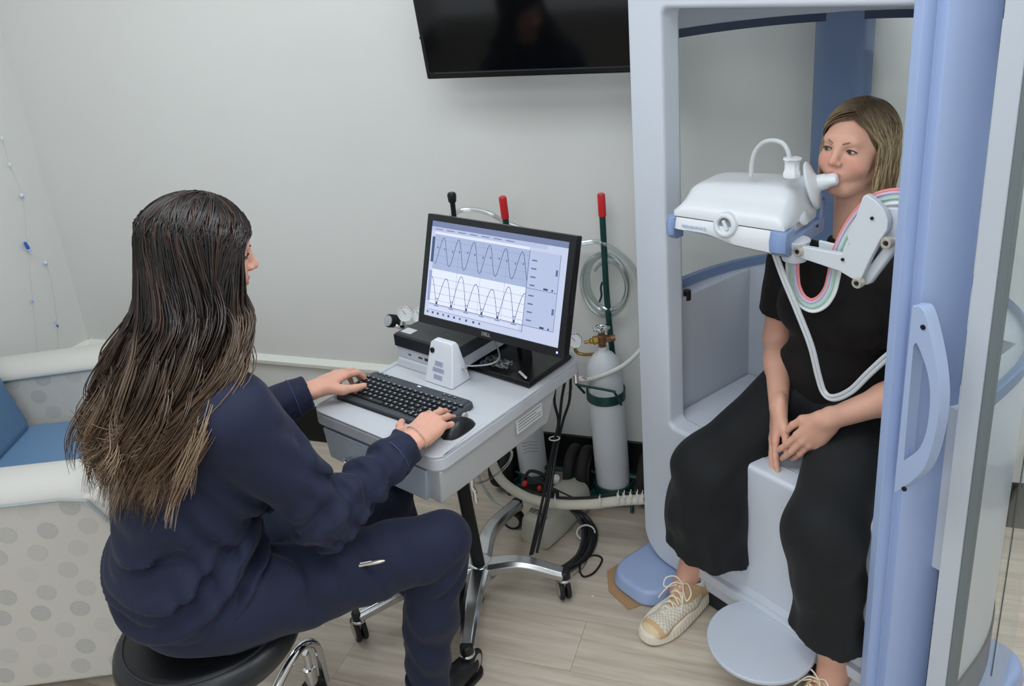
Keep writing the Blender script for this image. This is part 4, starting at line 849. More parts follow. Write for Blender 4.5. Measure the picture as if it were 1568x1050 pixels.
x, z = ap(1212, 386); M = MB(); M.lathe([(0, z-.022), (.026, z-.022), (.028, z-.018), (.030, z+.012), (.034, z+.028), (0, z+.03)], 28, Matrix.Translation((x, .012, 0))); M.box(x-.045, x, .0, .02, z-.002, z+.022); M.build('turret', m_arm, ar, bevel=.002)
x, z = ap(1185, 381); M = MB(); M.lathe([(0, -.004), (.005, -.004), (.005, .004), (0, .004)], 14, Matrix.Translation((x, -.004, z)) @ Matrix.Rotation(-PI/2, 4, 'X')); M.build('socket', m_dl, ar)
# coloured tube bundle
tbn = thing('tube_bundle', 'bundle of white, green and pink tubes looping below the support arm', 'tubes', bl(.50, .0, 1.05), BA); t0 = Vector((.50, .0, 1.05))
bp_ = [(1213, 394), (1213, 418), (1216, 440), (1226, 459), (1242, 468), (1258, 462), (1270, 445), (1276, 422), (1281, 395), (1293, 365), (1312, 335), (1335, 312), (1360, 302), (1400, 300)]
cpts = []
for i, (px, py) in enumerate(bp_):
    vv = .018 if i < 8 else .016; q = bpx(px, py, vv); cpts.append(q - t0)
cpts = smooth(cpts, 8)
cols = [('e3e6e6', 'white'), ('d3d8d8', 'grey'), ('a9cdbf', 'green'), ('d9dcdf', 'white'), ('c8b9d6', 'lilac'), ('e58f8c', 'pink')]
def offcurve(pts, d, e=0):
    out = []
    for i, p in enumerate(pts):
        a = pts[max(i-1, 0)]; b = pts[min(i+1, len(pts)-1)]; t = (b-a).normalized(); n = Vector((-t.z, 0, t.x)).normalized(); out.append(p + n*d + Vector((0, e, 0)))
    return out
for k, (c, nm) in enumerate(cols):
    M = MB(); M.tube(offcurve(cpts, -.0135 + k*.0054, .003*(k % 2)), .0034, 8); o = M.build('tube', mat('tube_'+c, c, .3, bump=.03), tbn); o['label'] = nm + ' tube'
# flat twin hose hanging over the patient arm
gh = thing('drooping_hose', 'translucent white twin hose drooping across the patient lap to the right', 'hose', bl(.50, -.02, .9), BA); g0 = Vector((.50, -.02, .9))
gp_ = [(1186, 386, -.01), (1200, 425, -.01), (1222, 478, .0), (1242, 530, .01), (1253, 575, .02), (1262, 601, .025), (1277, 609, .02), (1303, 598, .01), (1330, 572, .0), (1360, 545, -.01), (1395, 520, -.02)]
gg = smooth([bpx(a, b, c) - g0 for a, b, c in gp_], 7)
m_gh = mat('translucent_hose', 'c9cdd1', .32, bump=.04)
for k in (-1, 1):
    M = MB(); M.tube(offcurve(gg, k*.0042), .0045, 8); M.build('tube', m_gh, gh)
# ================================================================ PEOPLE: continuous surfaces grown from smooth-blended distance fields
V = lambda *a: np.array(a, dtype=np.float32)
def nrm(v): v = np.asarray(v, float); return v/np.linalg.norm(v)
def smin(a, b, k):
    if k <= 0: return np.minimum(a, b)
    h = np.clip(.5 + .5*(b-a)/k, 0, 1); return b*(1-h) + a*h - k*h*(1-h)
def smax(a, b, k): return -smin(-a, -b, k)
class Field:
    def __init__(s, lo, hi, h):
        s.lo = np.array(lo, float); s.h = h; s.n = np.ceil((np.array(hi)-s.lo)/h).astype(int)+1
        s.D = np.full(s.n, .05, np.float32)
        s.ax = [(s.lo[i] + h*np.arange(s.n[i])).astype(np.float32) for i in range(3)]
    def sub(s, lo, hi):
        i0 = np.clip(np.floor((np.array(lo)-s.lo)/s.h).astype(int), 0, s.n-1); i1 = np.clip(np.ceil((np.array(hi)-s.lo)/s.h).astype(int)+1, 1, s.n)
        sl = tuple(slice(a, b) for a, b in zip(i0, i1))
        return sl, s.ax[0][sl[0]][:, None, None], s.ax[1][sl[1]][None, :, None], s.ax[2][sl[2]][None, None, :]
    def apply(s, sl, d, k, op):
        if op == 'add': s.D[sl] = smin(s.D[sl], d, k)
        else: s.D[sl] = smax(s.D[sl], -d, k)
    def cone(s, a, b, ra, rb, k=.01, op='add', flat=None, fs=1.0):
        a = np.array(a, float); b = np.array(b, float); m = max(ra, rb)*max(1, fs) + k + 3*s.h + .01
        sl, X, Y, Z = s.sub(np.minimum(a, b)-m, np.maximum(a, b)+m)
        ab = b-a; L2 = float(ab@ab)+1e-12; px, py, pz = X-a[0], Y-a[1], Z-a[2]
        t = np.clip((px*ab[0]+py*ab[1]+pz*ab[2])/L2, 0, 1); qx, qy, qz = px-t*ab[0], py-t*ab[1], pz-t*ab[2]
        if flat is not None:
            n = nrm(flat); dn = qx*n[0]+qy*n[1]+qz*n[2]; f = (1/fs - 1); qx, qy, qz = qx+n[0]*dn*f, qy+n[1]*dn*f, qz+n[2]*dn*f
        s.apply(sl, np.sqrt(qx*qx+qy*qy+qz*qz) - (ra+(rb-ra)*t), k, op); return s
    def ell(s, c, r, k=.01, op='add', Rm=None):
        c = np.array(c, float); r = np.array(r, float); m = r.max() + k + 3*s.h + .01 if Rm is not None else r + k + 3*s.h + .01
        sl, X, Y, Z = s.sub(c-m, c+m); px, py, pz = X-c[0], Y-c[1], Z-c[2]
        if Rm is not None:
            q = [px*Rm[0, i]+py*Rm[1, i]+pz*Rm[2, i] for i in range(3)]
        else: q = [px, py, pz]
        k0 = np.sqrt((q[0]/r[0])**2+(q[1]/r[1])**2+(q[2]/r[2])**2)+1e-9; k1 = np.sqrt((q[0]/r[0]**2)**2+(q[1]/r[1]**2)**2+(q[2]/r[2]**2)**2)+1e-9
        s.apply(sl, (k0*(k0-1)/k1).astype(np.float32), k, op); return s
    def cut(s, p, n, k=.0):          # remove everything on the +n side of the plane
        X, Y, Z = s.ax[0][:, None, None], s.ax[1][None, :, None], s.ax[2][None, None, :]; n = nrm(n)
        s.D = smax(s.D, ((X-p[0])*n[0]+(Y-p[1])*n[1]+(Z-p[2])*n[2]).astype(np.float32), k); return s
    def cut_local(s, p, n, rad, k=.0):   # same inside a ball only
        p = np.array(p, float); sl, X, Y, Z = s.sub(p-rad, p+rad); n = nrm(n)
        pl = (X-p[0])*n[0]+(Y-p[1])*n[1]+(Z-p[2])*n[2]; rr = np.sqrt((X-p[0])**2+(Y-p[1])**2+(Z-p[2])**2)
        s.D[sl] = np.where(rr < rad, smax(s.D[sl], pl.astype(np.float32), k), s.D[sl]); return s
    def warp(s, fn): 
        X, Y, Z = s.ax[0][:, None, None], s.ax[1][None, :, None], s.ax[2][None, None, :]
        s.D = s.D + fn(X, Y, Z).astype(np.float32); return s
    def mesh(s, relax=1):
        D = s.D; D[0], D[-1] = np.maximum(D[0], s.h*.2), np.maximum(D[-1], s.h*.2)
        for a in (1, 2):
            for e in (0, -1):
                sl = [slice(None)]*3; sl[a] = e; D[tuple(sl)] = np.maximum(D[tuple(sl)], s.h*.2)
        I = D < 0; c = np.zeros(s.n-1, np.int8)
        for i in (0, 1):
            for j in (0, 1):
                for k in (0, 1): c += I[i:s.n[0]-1+i, j:s.n[1]-1+j, k:s.n[2]-1+k]
        act = (c > 0) & (c < 8); idx = np.argwhere(act); N = len(idx); lut = np.full(act.shape, -1, np.int32); lut[act] = np.arange(N)
        acc = np.zeros((N, 3)); cnt = np.zeros(N)
        cor = [(i, j, k) for i in (0, 1) for j in (0, 1) for k in (0, 1)]
        val = {q: D[idx[:, 0]+q[0], idx[:, 1]+q[1], idx[:, 2]+q[2]].astype(float) for q in cor}
        for q in cor:
            for a in range(3):
                if q[a] == 0:
                    w = list(q); w[a] = 1; w = tuple(w); va, vb = val[q], val[w]; m = (va < 0) != (vb < 0)
                    t = np.where(m, va/np.where(va == vb, 1, va-vb), 0)
                    for d in range(3): acc[:, d] += np.where(m, q[d] + (t if d == a else 0), 0)
                    cnt += m
        P = acc/cnt[:, None]; P = (P + idx)*s.h + s.lo; F = []
        for a in range(3):
            b, d = [(1, 2), (2, 0), (0, 1)][a]; sl0 = [slice(None)]*3; sl1 = [slice(None)]*3; sl0[a] = slice(0, -1); sl1[a] = slice(1, None)
            A0, A1 = I[tuple(sl0)], I[tuple(sl1)]; E = np.argwhere(A0 != A1)
            E = E[(E[:, b] > 0) & (E[:, d] > 0) & (E[:, b] < s.n[b]-1) & (E[:, d] < s.n[d]-1)]
            up = A0[E[:, 0], E[:, 1], E[:, 2]]
            def g(ob, od): q = E.copy(); q[:, b] += ob; q[:, d] += od; return lut[q[:, 0], q[:, 1], q[:, 2]]
            q = np.stack([g(-1, -1), g(0, -1), g(0, 0), g(-1, 0)], 1); q[~up] = q[~up][:, ::-1]; F.append(q)
        F = np.concatenate(F); F = F[(F >= 0).all(1)]
        for _ in range(relax):
            S_ = np.zeros_like(P); n_ = np.zeros(len(P))
            for i in range(4):
                for j in ((i+1) % 4, (i+3) % 4): S_ += np.stack([np.bincount(F[:, i], P[F[:, j], d], len(P)) for d in range(3)], 1); n_ += np.bincount(F[:, i], minlength=len(P))
            P = P*.45 + (S_/np.maximum(n_, 1)[:, None])*.55
        return P, F
def put(name, parts, m, parent, col=None):
    """parts: list of (verts, faces) joined in one mesh object; col: function verts -> rgb"""
    off = 0; VV = []; FF = []
    for P, F in parts: VV.append(P); FF.append(F+off); off += len(P)
    VV = np.concatenate(VV); FF = np.concatenate(FF); me = bpy.data.meshes.new(name)
    me.vertices.add(len(VV)); me.vertices.foreach_set('co', VV.astype(np.float32).ravel()); me.loops.add(FF.size); me.loops.foreach_set('vertex_index', FF.astype(np.int32).ravel())
    me.polygons.add(len(FF)); me.polygons.foreach_set('loop_start', (np.arange(len(FF))*FF.shape[1]).astype(np.int32)); me.polygons.foreach_set('use_smooth', np.ones(len(FF), bool))
    me.update(calc_edges=True); me.validate()
    if col is not None:
        at = me.color_attributes.new('col', 'FLOAT_COLOR', 'POINT'); C_ = np.ones((len(VV), 4), np.float32); C_[:, :3] = col(VV); at.data.foreach_set('color', C_.ravel())
    o = bpy.data.objects.new(name, me); COL.objects.link(o); me.materials.append(m); o.parent = parent; return o
def linc(h): return np.array(lin(h)[:3])
def blendc(base, spots, P):
    C_ = np.tile(base, (len(P), 1)).astype(float)
    for (c, r, colr, w) in spots:
        d = np.linalg.norm((P-np.array(c))/np.array(r), axis=1); a = (w*np.clip(1.3-d, 0, 1)**1.0).clip(0, 1)[:, None]; C_ = C_*(1-a) + colr*a
    return C_
def hand(f, w, D, N, left, s=1.0, curl=None, spread=(.10, .02, -.06, -.15), thumb=(.55, .25), k=.006, arm=None):
    """w wrist, D towards the fingers, N back of the hand; curl: four triples of joint bends"""
    w = np.array(w, float); D = nrm(D); N = np.array(N, float); N = nrm(N - D*(N@D)); T = np.cross(D, N) if left else np.cross(N, D)
    P = lambda t, d, n=0: w + T*t*s + D*d*s + N*n*s
    kn = [(.0265, .085, .0), (.0085, .090, .003), (-.0095, .086, .001), (-.0255, .077, -.004)]
    ln = [(.040, .024, .020), (.044, .028, .021), (.041, .026, .020), (.031, .019, .018)]
    rd = [(.0092, .0083, .0076, .0066), (.0095, .0085, .0078, .0068), (.0090, .0080, .0073, .0063), (.0080, .0071, .0065, .0056)]
    curl = curl or [(.35, .4, .2)]*4
    f.cone(P(0, -.012), P(0, .01), .026*s, .027*s, k=.012, flat=N, fs=.66)
    for i, (t, d, n) in enumerate(kn): f.cone(P(t*.62, .012, 0), P(t, d, n), .0165*s, .0112*s, k=.010, flat=N, fs=.86)
    f.ell(P(.002, .048, -.003), (.026*s,)*3 if False else (.026*s, .026*s, .026*s), k=.02) if False else None
    f.cone(P(-.020, .02, -.005), P(-.024, .055, -.006), .0130*s, .011*s, k=.012)
    for i, (t, d, n) in enumerate(kn):
        p = P(t, d, n); a = spread[i]; dr = nrm(D*math.cos(a) + T*math.sin(a)); ax_ = np.cross(dr, N); th = 0
        for j in range(3):
            th += curl[i][j]; dd = dr*math.cos(th) - N*math.sin(th); q = p + dd*ln[i][j]*s; f.cone(p, q, rd[i][j]*s, rd[i][j+1]*s, k=.0035 if j else .005); p = q
    a1, a2 = thumb; p0 = P(.016, .016, -.004); d1 = nrm(D*math.cos(a1+.25) + T*math.sin(a1+.25) - N*.30); p1 = p0 + d1*.044*s
    d2 = nrm(D*math.cos(a2+.1) + T*math.sin(a2+.1) - N*.22); p2 = p1 + d2*.032*s; d3 = nrm(D*math.cos(a2-.1) + T*math.sin(a2-.1) - N*.15); p3 = p2 + d3*.025*s
    f.cone(p0, p1, .0165*s, .0125*s, k=.014); f.cone(p1, p2, .0115*s, .0098*s, k=.006); f.cone(p2, p3, .0098*s, .0078*s, k=.004)
    return T
def head(f, H, fs=1.0, mouth_open=0):
    """H: 4x4 head frame (x right, y face, z up)"""
    R3 = H[:3, :3]; q = lambda x, y, z: R3 @ np.array([x, y, z])*fs + H[:3, 3]
    E = lambda c, r, k=.01, op='add': f.ell(q(*c), np.array(r)*fs, k*fs, op, R3)
    K = lambda a, b, ra, rb, k=.008, op='add': f.cone(q(*a), q(*b), ra*fs, rb*fs, k*fs, op)
    E((0, -.018, .030), (.0735, .094, .086)); E((0, .020, .012), (.066, .074, .080), .02)
    E((0, .030, -.045), (.050, .054, .062), .025); E((0, .060, -.088), (.025, .020, .019), .025)
    K((-.047, .0, -.050), (-.015, .060, -.088), .019, .015, .02); K((.047, .0, -.050), (.015, .060, -.088), .019, .015, .02)
    for s in (-1, 1):
        E((s*.036, .060, -.026), (.027, .024, .028), .022); E((s*.025, .074, .034), (.020, .011, .010), .022)
        E((s*.0315, .094, .010), (.015, .012, .009), .012, 'sub')
        E((s*.0315, .0725, .010), (.0150, .0145, .0145), .003)
        E((s*.0315, .0885, .0095), (.0115, .008, .0043), .0012, 'sub')
        E((s*.0745, -.002, -.002), (.006, .017, .029), .004); E((s*.077, .003, .0), (.004, .008, .014), .003, 'sub')
    K((0, .082, .028), (0, .102, -.014), .0085, .0098, .009); E((0, .105, -.018), (.0105, .0105, .0095), .006)
    for s in (-1, 1): E((s*.0118, .097, -.0215), (.0072, .0088, .0068), .004); E((s*.0062, .1035, -.0275), (.0036, .0055, .0028), .0015, 'sub')
    E((0, .074, -.048), (.030, .020, .022), .016)
    K((-.018, .0835, -.0505), (0, .0935, -.0470), .0040, .0052, .003); K((.018, .0835, -.0505), (0, .0935, -.0470), .0040, .0052, .003)
    K((-.014, .0845, -.0575), (0, .0915, -.0585), .0048, .0062, .003); K((.014, .0845, -.0575), (0, .0915, -.0585), .0048, .0062, .003)
    K((-.021, .091, -.0527), (.021, .091, -.0527), .0008, .0008, .002, 'sub')
    return q
def frame4(c, yaw, pitch=0, roll=0):
    M_ = Matrix.Translation(c) @ Matrix.Rotation(-yaw, 4, 'Z') @ Matrix.Rotation(pitch, 4, 'X') @ Matrix.Rotation(roll, 4, 'Y'); return np.array(M_)
def face_colours(H, base, fs=1.0, lips='b5605a', lw=.8, blush='d98878'):
    iH = np.linalg.inv(H)
    def fn(P):
        L = (P @ iH[:3, :3].T + iH[:3, 3])/fs
        C_ = blendc(linc(base), [((.038, .075, -.022), (.028, .03, .022), linc(blush), .42), ((-.038, .075, -.022), (.028, .03, .022), linc(blush), .42), ((0, .11, -.020), (.014, .02, .012), linc(blush), .45),
            ((.0315, .087, .010), (.022, .02, .012), linc('b98a86'), .30), ((-.0315, .087, .010), (.022, .02, .012), linc('b98a86'), .30)], L)
        x, z, y = L[:, 0], L[:, 2], L[:, 1]
        m = (np.abs(x) < .021) & (np.abs(z+.0527) < .0095*(1-(np.abs(x)/.0225)**2)+.0008) & (y > .078)
        C_[m] = C_[m]*(1-lw) + linc(lips)*lw; return C_
    return fn
def BROW(q, s): return [q(s*.013, .0950, .0255), q(s*.022, .0930, .0295), q(s*.033, .0872, .0320), q(s*.043, .0785, .0305), q(s*.051, .0675, .0255)]
def eyes(par, H, fs=1.0, gaze=(0, 1, 0), iris='6d7a63', brow='6b5138', lid='3a2a26'):
    R3 = H[:3, :3]; q = lambda x, y, z: Vector(R3 @ np.array([x, y, z])*fs + H[:3, 3]); Hm = Matrix([list(r) for r in H])
    for s in (-1, 1):
        c = Vector((s*.0315, .0730, .0095)); G = frame(Vector(gaze), (0, 0, 0)); M = MB()
        M.lathe([(0, -.0138*fs)] + [(.0138*fs*math.sin(a), -.0138*fs*math.cos(a)) for a in [PI*i/14 for i in range(1, 14)]] + [(0, .0138*fs)], 24, Hm @ Matrix.Translation(c*fs) @ G)
        e = M.build('eye', mat('eye_white', 'dcd6d0', .12, bump=.01), par, smooth=80)
        M = MB(); M.lathe([(.0060*fs, .01255*fs), (.0058*fs, .0131*fs), (.0028*fs, .0139*fs), (0, .0142*fs)], 24, Hm @ Matrix.Translation(c*fs) @ G, caps=False); M.build('iris', mat('iris_'+iris, iris, .08, bump=.01), e, smooth=80)
        M = MB(); M.lathe([(.0027*fs, .0140*fs), (.0, .0144*fs)], 16, Hm @ Matrix.Translation(c*fs) @ G, caps=False); M.build('pupil', mat('pupil', '080808', .05, bump=.01), e, smooth=80)
        M = MB(); M.tube([q(s*(.0315-.0125), .0835, .0085), q(s*(.0315-.006), .0878, .0128), q(s*.0315, .0888, .0142), q(s*(.0315+.007), .0862, .0128), q(s*(.0315+.0135), .0795, .0080)], .0017*fs, 6, sm=4); M.tube([q(s*(.0315-.011), .0835, .0070), q(s*.0315, .0885, .0050), q(s*(.0315+.0125), .0800, .0065)], .0007*fs, 5, sm=4); M.build('eyelashes', mat('lash_'+lid, lid, .6, bump=.05), par)
        M = MB(); M.tube(BROW(q, s), .0022*fs, 6, sm=4, rf=lambda t: (.0008 + .0012*math.sin(PI*min(1, t*1.1+.12)))*fs, flat=.6); M.build('eyebrow', mat('brow_'+brow, brow, .7, bump=.3, bscale=900), par)
def strands(paths, rad, name, m, parent, coltip, n=3):
    """paths: list of (k,3) arrays; ribbons with a triangular section, one mesh, colour along each strand"""
    VV = []; FF = []; CC = []; off = 0; ang = [2*PI*i/n for i in range(n)]
    for (P, r, ca, cb) in paths:
        P = np.asarray(P, float); k = len(P); T = np.gradient(P, axis=0); T /= np.linalg.norm(T, axis=1)[:, None]+1e-9
        A = np.cross(T, [.3, .2, 1.0]); A /= np.linalg.norm(A, axis=1)[:, None]+1e-9; B = np.cross(T, A); t = np.linspace(0, 1, k)
        rr = r*(1-.85*t**4)*(.6+.4*np.minimum(1, t*8)); ring = np.stack([P + (A*math.cos(a)+B*math.sin(a))*rr[:, None] for a in ang], 1).reshape(-1, 3)
        i = np.arange(k-1)[:, None]*n; j = np.arange(n)[None, :]; a = i+j; b = i+(j+1) % n
        FF.append((np.stack([a, b, b+n, a+n], -1).reshape(-1, 4)) + off); VV.append(ring); off += len(ring)
        tt = coltip(t)[:, None]; c = ca*(1-tt) + cb*tt; CC.append(np.repeat(c, n, 0))
    C_all = np.concatenate(CC); return put(name, [(np.concatenate(VV), np.concatenate(FF))], m, parent, lambda P: C_all)
def cat(pts, n):
    pts = np.asarray(pts, float); return np.array([tuple(p) for p in smooth([Vector(p) for p in pts], n)])
def waves(X, Y, Z, seed, comps):
    r = np.random.default_rng(seed); out = 0
    for (kx, ky, kz, a) in comps:
        out = out + a*np.sin(kx*X+ky*Y+kz*Z + r.random()*6.28 + 1.3*np.sin(X*11+Z*7+r.random()*6) + 1.1*np.sin(Y*13-Z*9+r.random()*6))
    return out
def skin(name, col): return mat(name, col, .48, bump=.10, bscale=700, attr='col', sss=.25)
m_skin = skin('skin', 'd8a892')
m_hair = mat('hair_brown', '2a1f1c', .34, attr='col', spec=.55, bump=.1, bscale=600); m_hairb = mat('hair_blond', '8a7358', .38, attr='col', spec=.5, bump=.1, bscale=600)

# ---------------------------------------------------------------- PATIENT (local: x her right, y forward, z up)
pt = thing('person', 'blond patient in black top and wide black trousers seated in the booth, mouthpiece in mouth', 'person', bl(.41, .27, 0), BA+PI)
Hp = frame4((-.052, .026, 1.341), R(0), R(5), R(-2)); fsP = .93
f = Field((-.175, -.09, 1.06), (.07, .165, 1.48), .0016)
f.cone((-.045, .005, 1.08), (-.052, .028, 1.28), .049, .046, .02); head(f, Hp, fsP)
f.ell((-.045, .0, 1.05), (.07, .05, .045), .03)
skinparts = [f.mesh(1)]
# arms
armR = [(.148, .0, 1.00), (.166, .0, .775), (.030, .185, .692)]; armL = [(-.205, .0, 1.00), (-.262, .02, .80), (-.118, .195, .722)]
f = Field((-.09, -.07, .50), (.25, .36, 1.0), .0022)
f.cone(armR[0], armR[1], .047, .039, .01); f.cone(armR[1], np.array(armR[1])*.6+np.array(armR[2])*.4, .040, .036, .02); f.cone(np.array(armR[1])*.65+np.array(armR[2])*.35, armR[2], .036, .0235, .02)
DR = (-.12, .38, -.90); hand(f, armR[2], DR, (.66, .62, .20), False, .96, [(.12, .15, .10), (.10, .14, .1), (.12, .15, .1), (.14, .16, .1)], (.02, .0, -.02, -.05), (.30, .12))
skinparts.append(f.mesh(1))
f = Field((-.33, -.07, .50), (.07, .36, 1.0), .0022)
f.cone(armL[0], armL[1], .047, .039, .01); f.cone(armL[1], np.array(armL[1])*.6+np.array(armL[2])*.4, .041, .038, .02); f.cone(np.array(armL[1])*.65+np.array(armL[2])*.35, armL[2], .037, .0245, .02)
DL = (.46, .30, -.78); hand(f, armL[2], DL, (-.45, .80, .10), True, .98, [(.10, .20, .10), (.14, .24, .12), (.20, .30, .15), (.28, .34, .2)], (.05, .0, -.04, -.10), (.34, .10))
skinparts.append(f.mesh(1))
# lower legs
kR, kL = (.150, .315, .505), (-.200, .320, .510); aR, aL = (.232, .288, .125), (-.235, .300, .105)
f = Field((-.30, .18, .03), (.30, .52, .36), .0035)
for k_, a_ in ((kR, aR), (kL, aL)):
    m_ = np.array(k_)*.35+np.array(a_)*.65; f.cone(m_, a_, .047, .0335, .02); a_ = np.array(a_); f.cone(a_, a_+V(0, -.03, -.055), .034, .028, .02); f.cone(a_, a_+V(0, .06, -.055), .033, .028, .02)
skinparts.append(f.mesh(1))
f = Field((-.34, -.14, .12), (.34, .46, 1.1), .008); f.cone((-.04, 0, .99), (-.02, 0, .72), .060, .085, .02)
for a_, k_, q_ in ((armR, kR, aR), (armL, kL, aL)):
    A0, B0 = np.array(a_[0]), np.array(a_[1]); f.cone((-.04, 0, 1.0), A0, .042, .042, .02); f.cone(A0, A0*.7+B0*.3, .044, .042, .02); s_ = 1 if k_[0] > 0 else -1; f.cone((s_*.085, .02, .66), k_, .075, .055, .02); f.cone(k_, np.array(k_)*.25+np.array(q_)*.75, .052, .036, .02)
skinparts.append(f.mesh(0))
put('body', skinparts, m_skin, pt, face_colours(Hp, 'd6a48e', fsP, lips='b8676a', lw=.6))
eyes(pt, Hp, fsP, gaze=(.15, 1, -.05), iris='6f6a5a', brow='8a6a4c', lid='4a3630')
# shirt
m_top = mat('maroon_black_knit', '0d0709', .85, sheen=.03, bump=.35, bscale=500)
f = Field((-.33, -.17, .62), (.27, .20, 1.13), .0045)
f.ell((0, 0, .70), (.165, .115, .12), .04); f.ell((-.01, .0, .82), (.135, .105, .14), .06); f.ell((-.025, .01, .93), (.145, .115, .11), .05)
f.cone((.125, -.01, 1.015), (-.175, -.01, 1.025), .062, .062, .04); f.cone((-.04, .0, 1.05), (-.045, .008, 1.095), .078, .062, .03)
f.ell((.045, .075, .93), (.068, .055, .062), .03); f.ell((-.095, .075, .935), (.068, .055, .062), .03)
for a_, s_ in ((armR, 1), (armL, -1)):
    A0, B0 = np.array(a_[0]), np.array(a_[1]); A0 = A0+V(-.01*s_, -.005, .005); E0 = A0+(B0-A0)*.62; f.cone(A0, E0, .062, .064, .03)
f.warp(lambda X, Y, Z: waves(X, Y, Z, 5, [(14, 8, 40, .0022), (28, -20, 25, .0016), (45, 10, -22, .0012)])*np.clip((1.05-Z)*6, .15, 1))
for a_, s_ in ((armR, 1), (armL, -1)):
    A0, B0 = np.array(a_[0]), np.array(a_[1]); E0 = A0+(B0-A0)*.60; f.cut_local(E0, (B0-A0), .11, .003); f.cone(E0+(A0-B0)*.08, E0+(B0-A0)*.3, .053, .060, .002, 'sub')
Nk = np.array((-.048, .012, 1.112)); f.cut_local(Nk+V(0, 0, .004), (0, -.18, 1), .085, .004); f.cone(Nk+V(0, .004, .042), Nk+V(0, .01, .10), .052, .060, .002, 'sub')
put('shirt', [f.mesh(1)], m_top, pt)
# trousers
m_trs = mat('black_crepe', '080c10', .80, sheen=.04, bump=.2, bscale=350)
f = Field((-.36, -.20, .13), (.36, .47, .82), .0055)
f.ell((0, -.01, .655), (.175, .135, .105), .03)
hR, hL = (.090, .02, .645), (-.090, .02, .645)
for h_, k_, e_, rx in ((hR, kR, (.165, .305, .255), .118), (hL, kL, (-.222, .315, .245), .090)):
    h_, k_, e_ = map(np.array, (h_, k_, e_)); f.cone(h_, k_, .098, .088, .04); f.cone(k_, k_*.5+e_*.5, .090, rx*.95, .05, flat=(0, 1, 0), fs=.94); f.cone(k_*.5+e_*.5, e_+V(0, 0, -.05), rx*.93, rx*1.06, .03, flat=(0, 1, 0), fs=.80)
f.warp(lambda X, Y, Z: (waves(X, Y, Z, 9, [(70, 35, 1, .0042), (110, -45, 2, .0020), (45, 70, -1, .0026)])*np.clip((.50-Z)*4, 0, 1) + waves(X, Y, Z, 3, [(20, 30, 35, .003), (35, -25, 15, .002)])))
f.cut((0, .3, .237), (.07, .0, -1)); 
for e_, rx in (((.165, .305, .25), .118), ((-.222, .315, .25), .090)):
    f.cone(np.array(e_)+V(0, 0, .03), np.array(e_)+V(0, 0, -.10), rx*.78, rx*.84, .002, 'sub', flat=(0, 1, 0), fs=.74)
put('trousers', [f.mesh(1)], m_trs, pt)
# hair: bob parted on her left, falling beside the face
def bob(H, fs, n=1500, seed=3):
    r = np.random.default_rng(seed); out = []; a, b_, c_ = .082, .104, .096
    C0, C1, C2 = linc('54432f'), linc('cbb48c'), linc('8a7253')
    for i in range(n):
        phi = r.uniform(-PI, PI)                       # 0 front, + her right
        if abs(phi) < R(62): phi = math.copysign(R(62)+abs(r.normal(0, .10)), phi if r.random() < .6 else -1)
        st = np.array([-.018 + r.normal(0, .004), .060*math.cos(phi)*.9 + .0 if abs(phi) < 1.6 else -.01 + r.uniform(-.05, .03), 0]); st[1] = np.clip(st[1] + r.normal(0, .02), -.075, .070)
        d0 = np.array([st[0]/a, (st[1]+.012)/b_, 0]); d0[2] = math.sqrt(max(.05, 1-d0[0]**2-d0[1]**2)); d1 = np.array([math.sin(phi), math.cos(phi)*.96, -.05]); rad = 1.0 + r.uniform(0, .055)
        pts = []
        for t in np.linspace(0, 1, 9):
            d = d0*(1-t)+d1*t; lift = .0
            if abs(phi) < 1.35: d = d + np.array([0, .18*math.sin(PI*t)*(1 if phi < 0 else .8), .12*math.sin(PI*t)])
            d /= np.linalg.norm(d); pts.append(np.array([a*d[0], b_*d[1]-.012, c_*d[2]+.030])*rad)
        e = pts[-1]; L = r.uniform(.105, .135) - (.0 if abs(phi) > 1.6 else .0); fl = r.uniform(-.004, .010); ph = r.random()*6
        for t in (.25, .5, .75, 1.0):
            wv = .003*math.sin(ph+t*5); o_ = np.array([e[0]*(1+.10*t - .16*t*t)+wv, e[1]*(1+.03*t)-.012*t*t + fl*t, e[2]-L*t]); pts.append(o_)
        P = cat(pts, 2)*fs; P = P @ H[:3, :3].T + H[:3, 3]; q = r.random(); light = C1 if q < .55 else C2
        out.append((P, r.uniform(.0011, .0021), C0*(.8+.4*r.random()), light*(.75+.5*r.random())))
    return out
f = Field((-.175, -.10, 1.14), (.06, .16, 1.47), .003); R3 = Hp[:3, :3]; hq = lambda x, y, z: R3 @ np.array([x, y, z])*fsP + Hp[:3, 3]
f.ell(hq(0, -.018, .034), (.076, .095, .088), .01, 'add', R3); f.cone(hq(0, -.055, .0), hq(0, -.06, -.075), .066, .058, .02); f.cone(hq(-.062, -.01, .0), hq(-.064, -.015, -.08), .016, .012, .02); f.cone(hq(.062, -.015, .0), hq(.064, -.018, -.08), .016, .012, .02)
f.ell(hq(0, .088, -.010), (.066, .070, .098), .008, 'sub', R3)
put('hair_base', [f.mesh(1)], m_hairb, pt, lambda P: np.tile(linc('5e4b36'), (len(P), 1)))
strands(bob(Hp, fsP), 0, 'hair', m_hairb, pt, lambda t: np.clip((t-.15)*1.3, 0, 1))
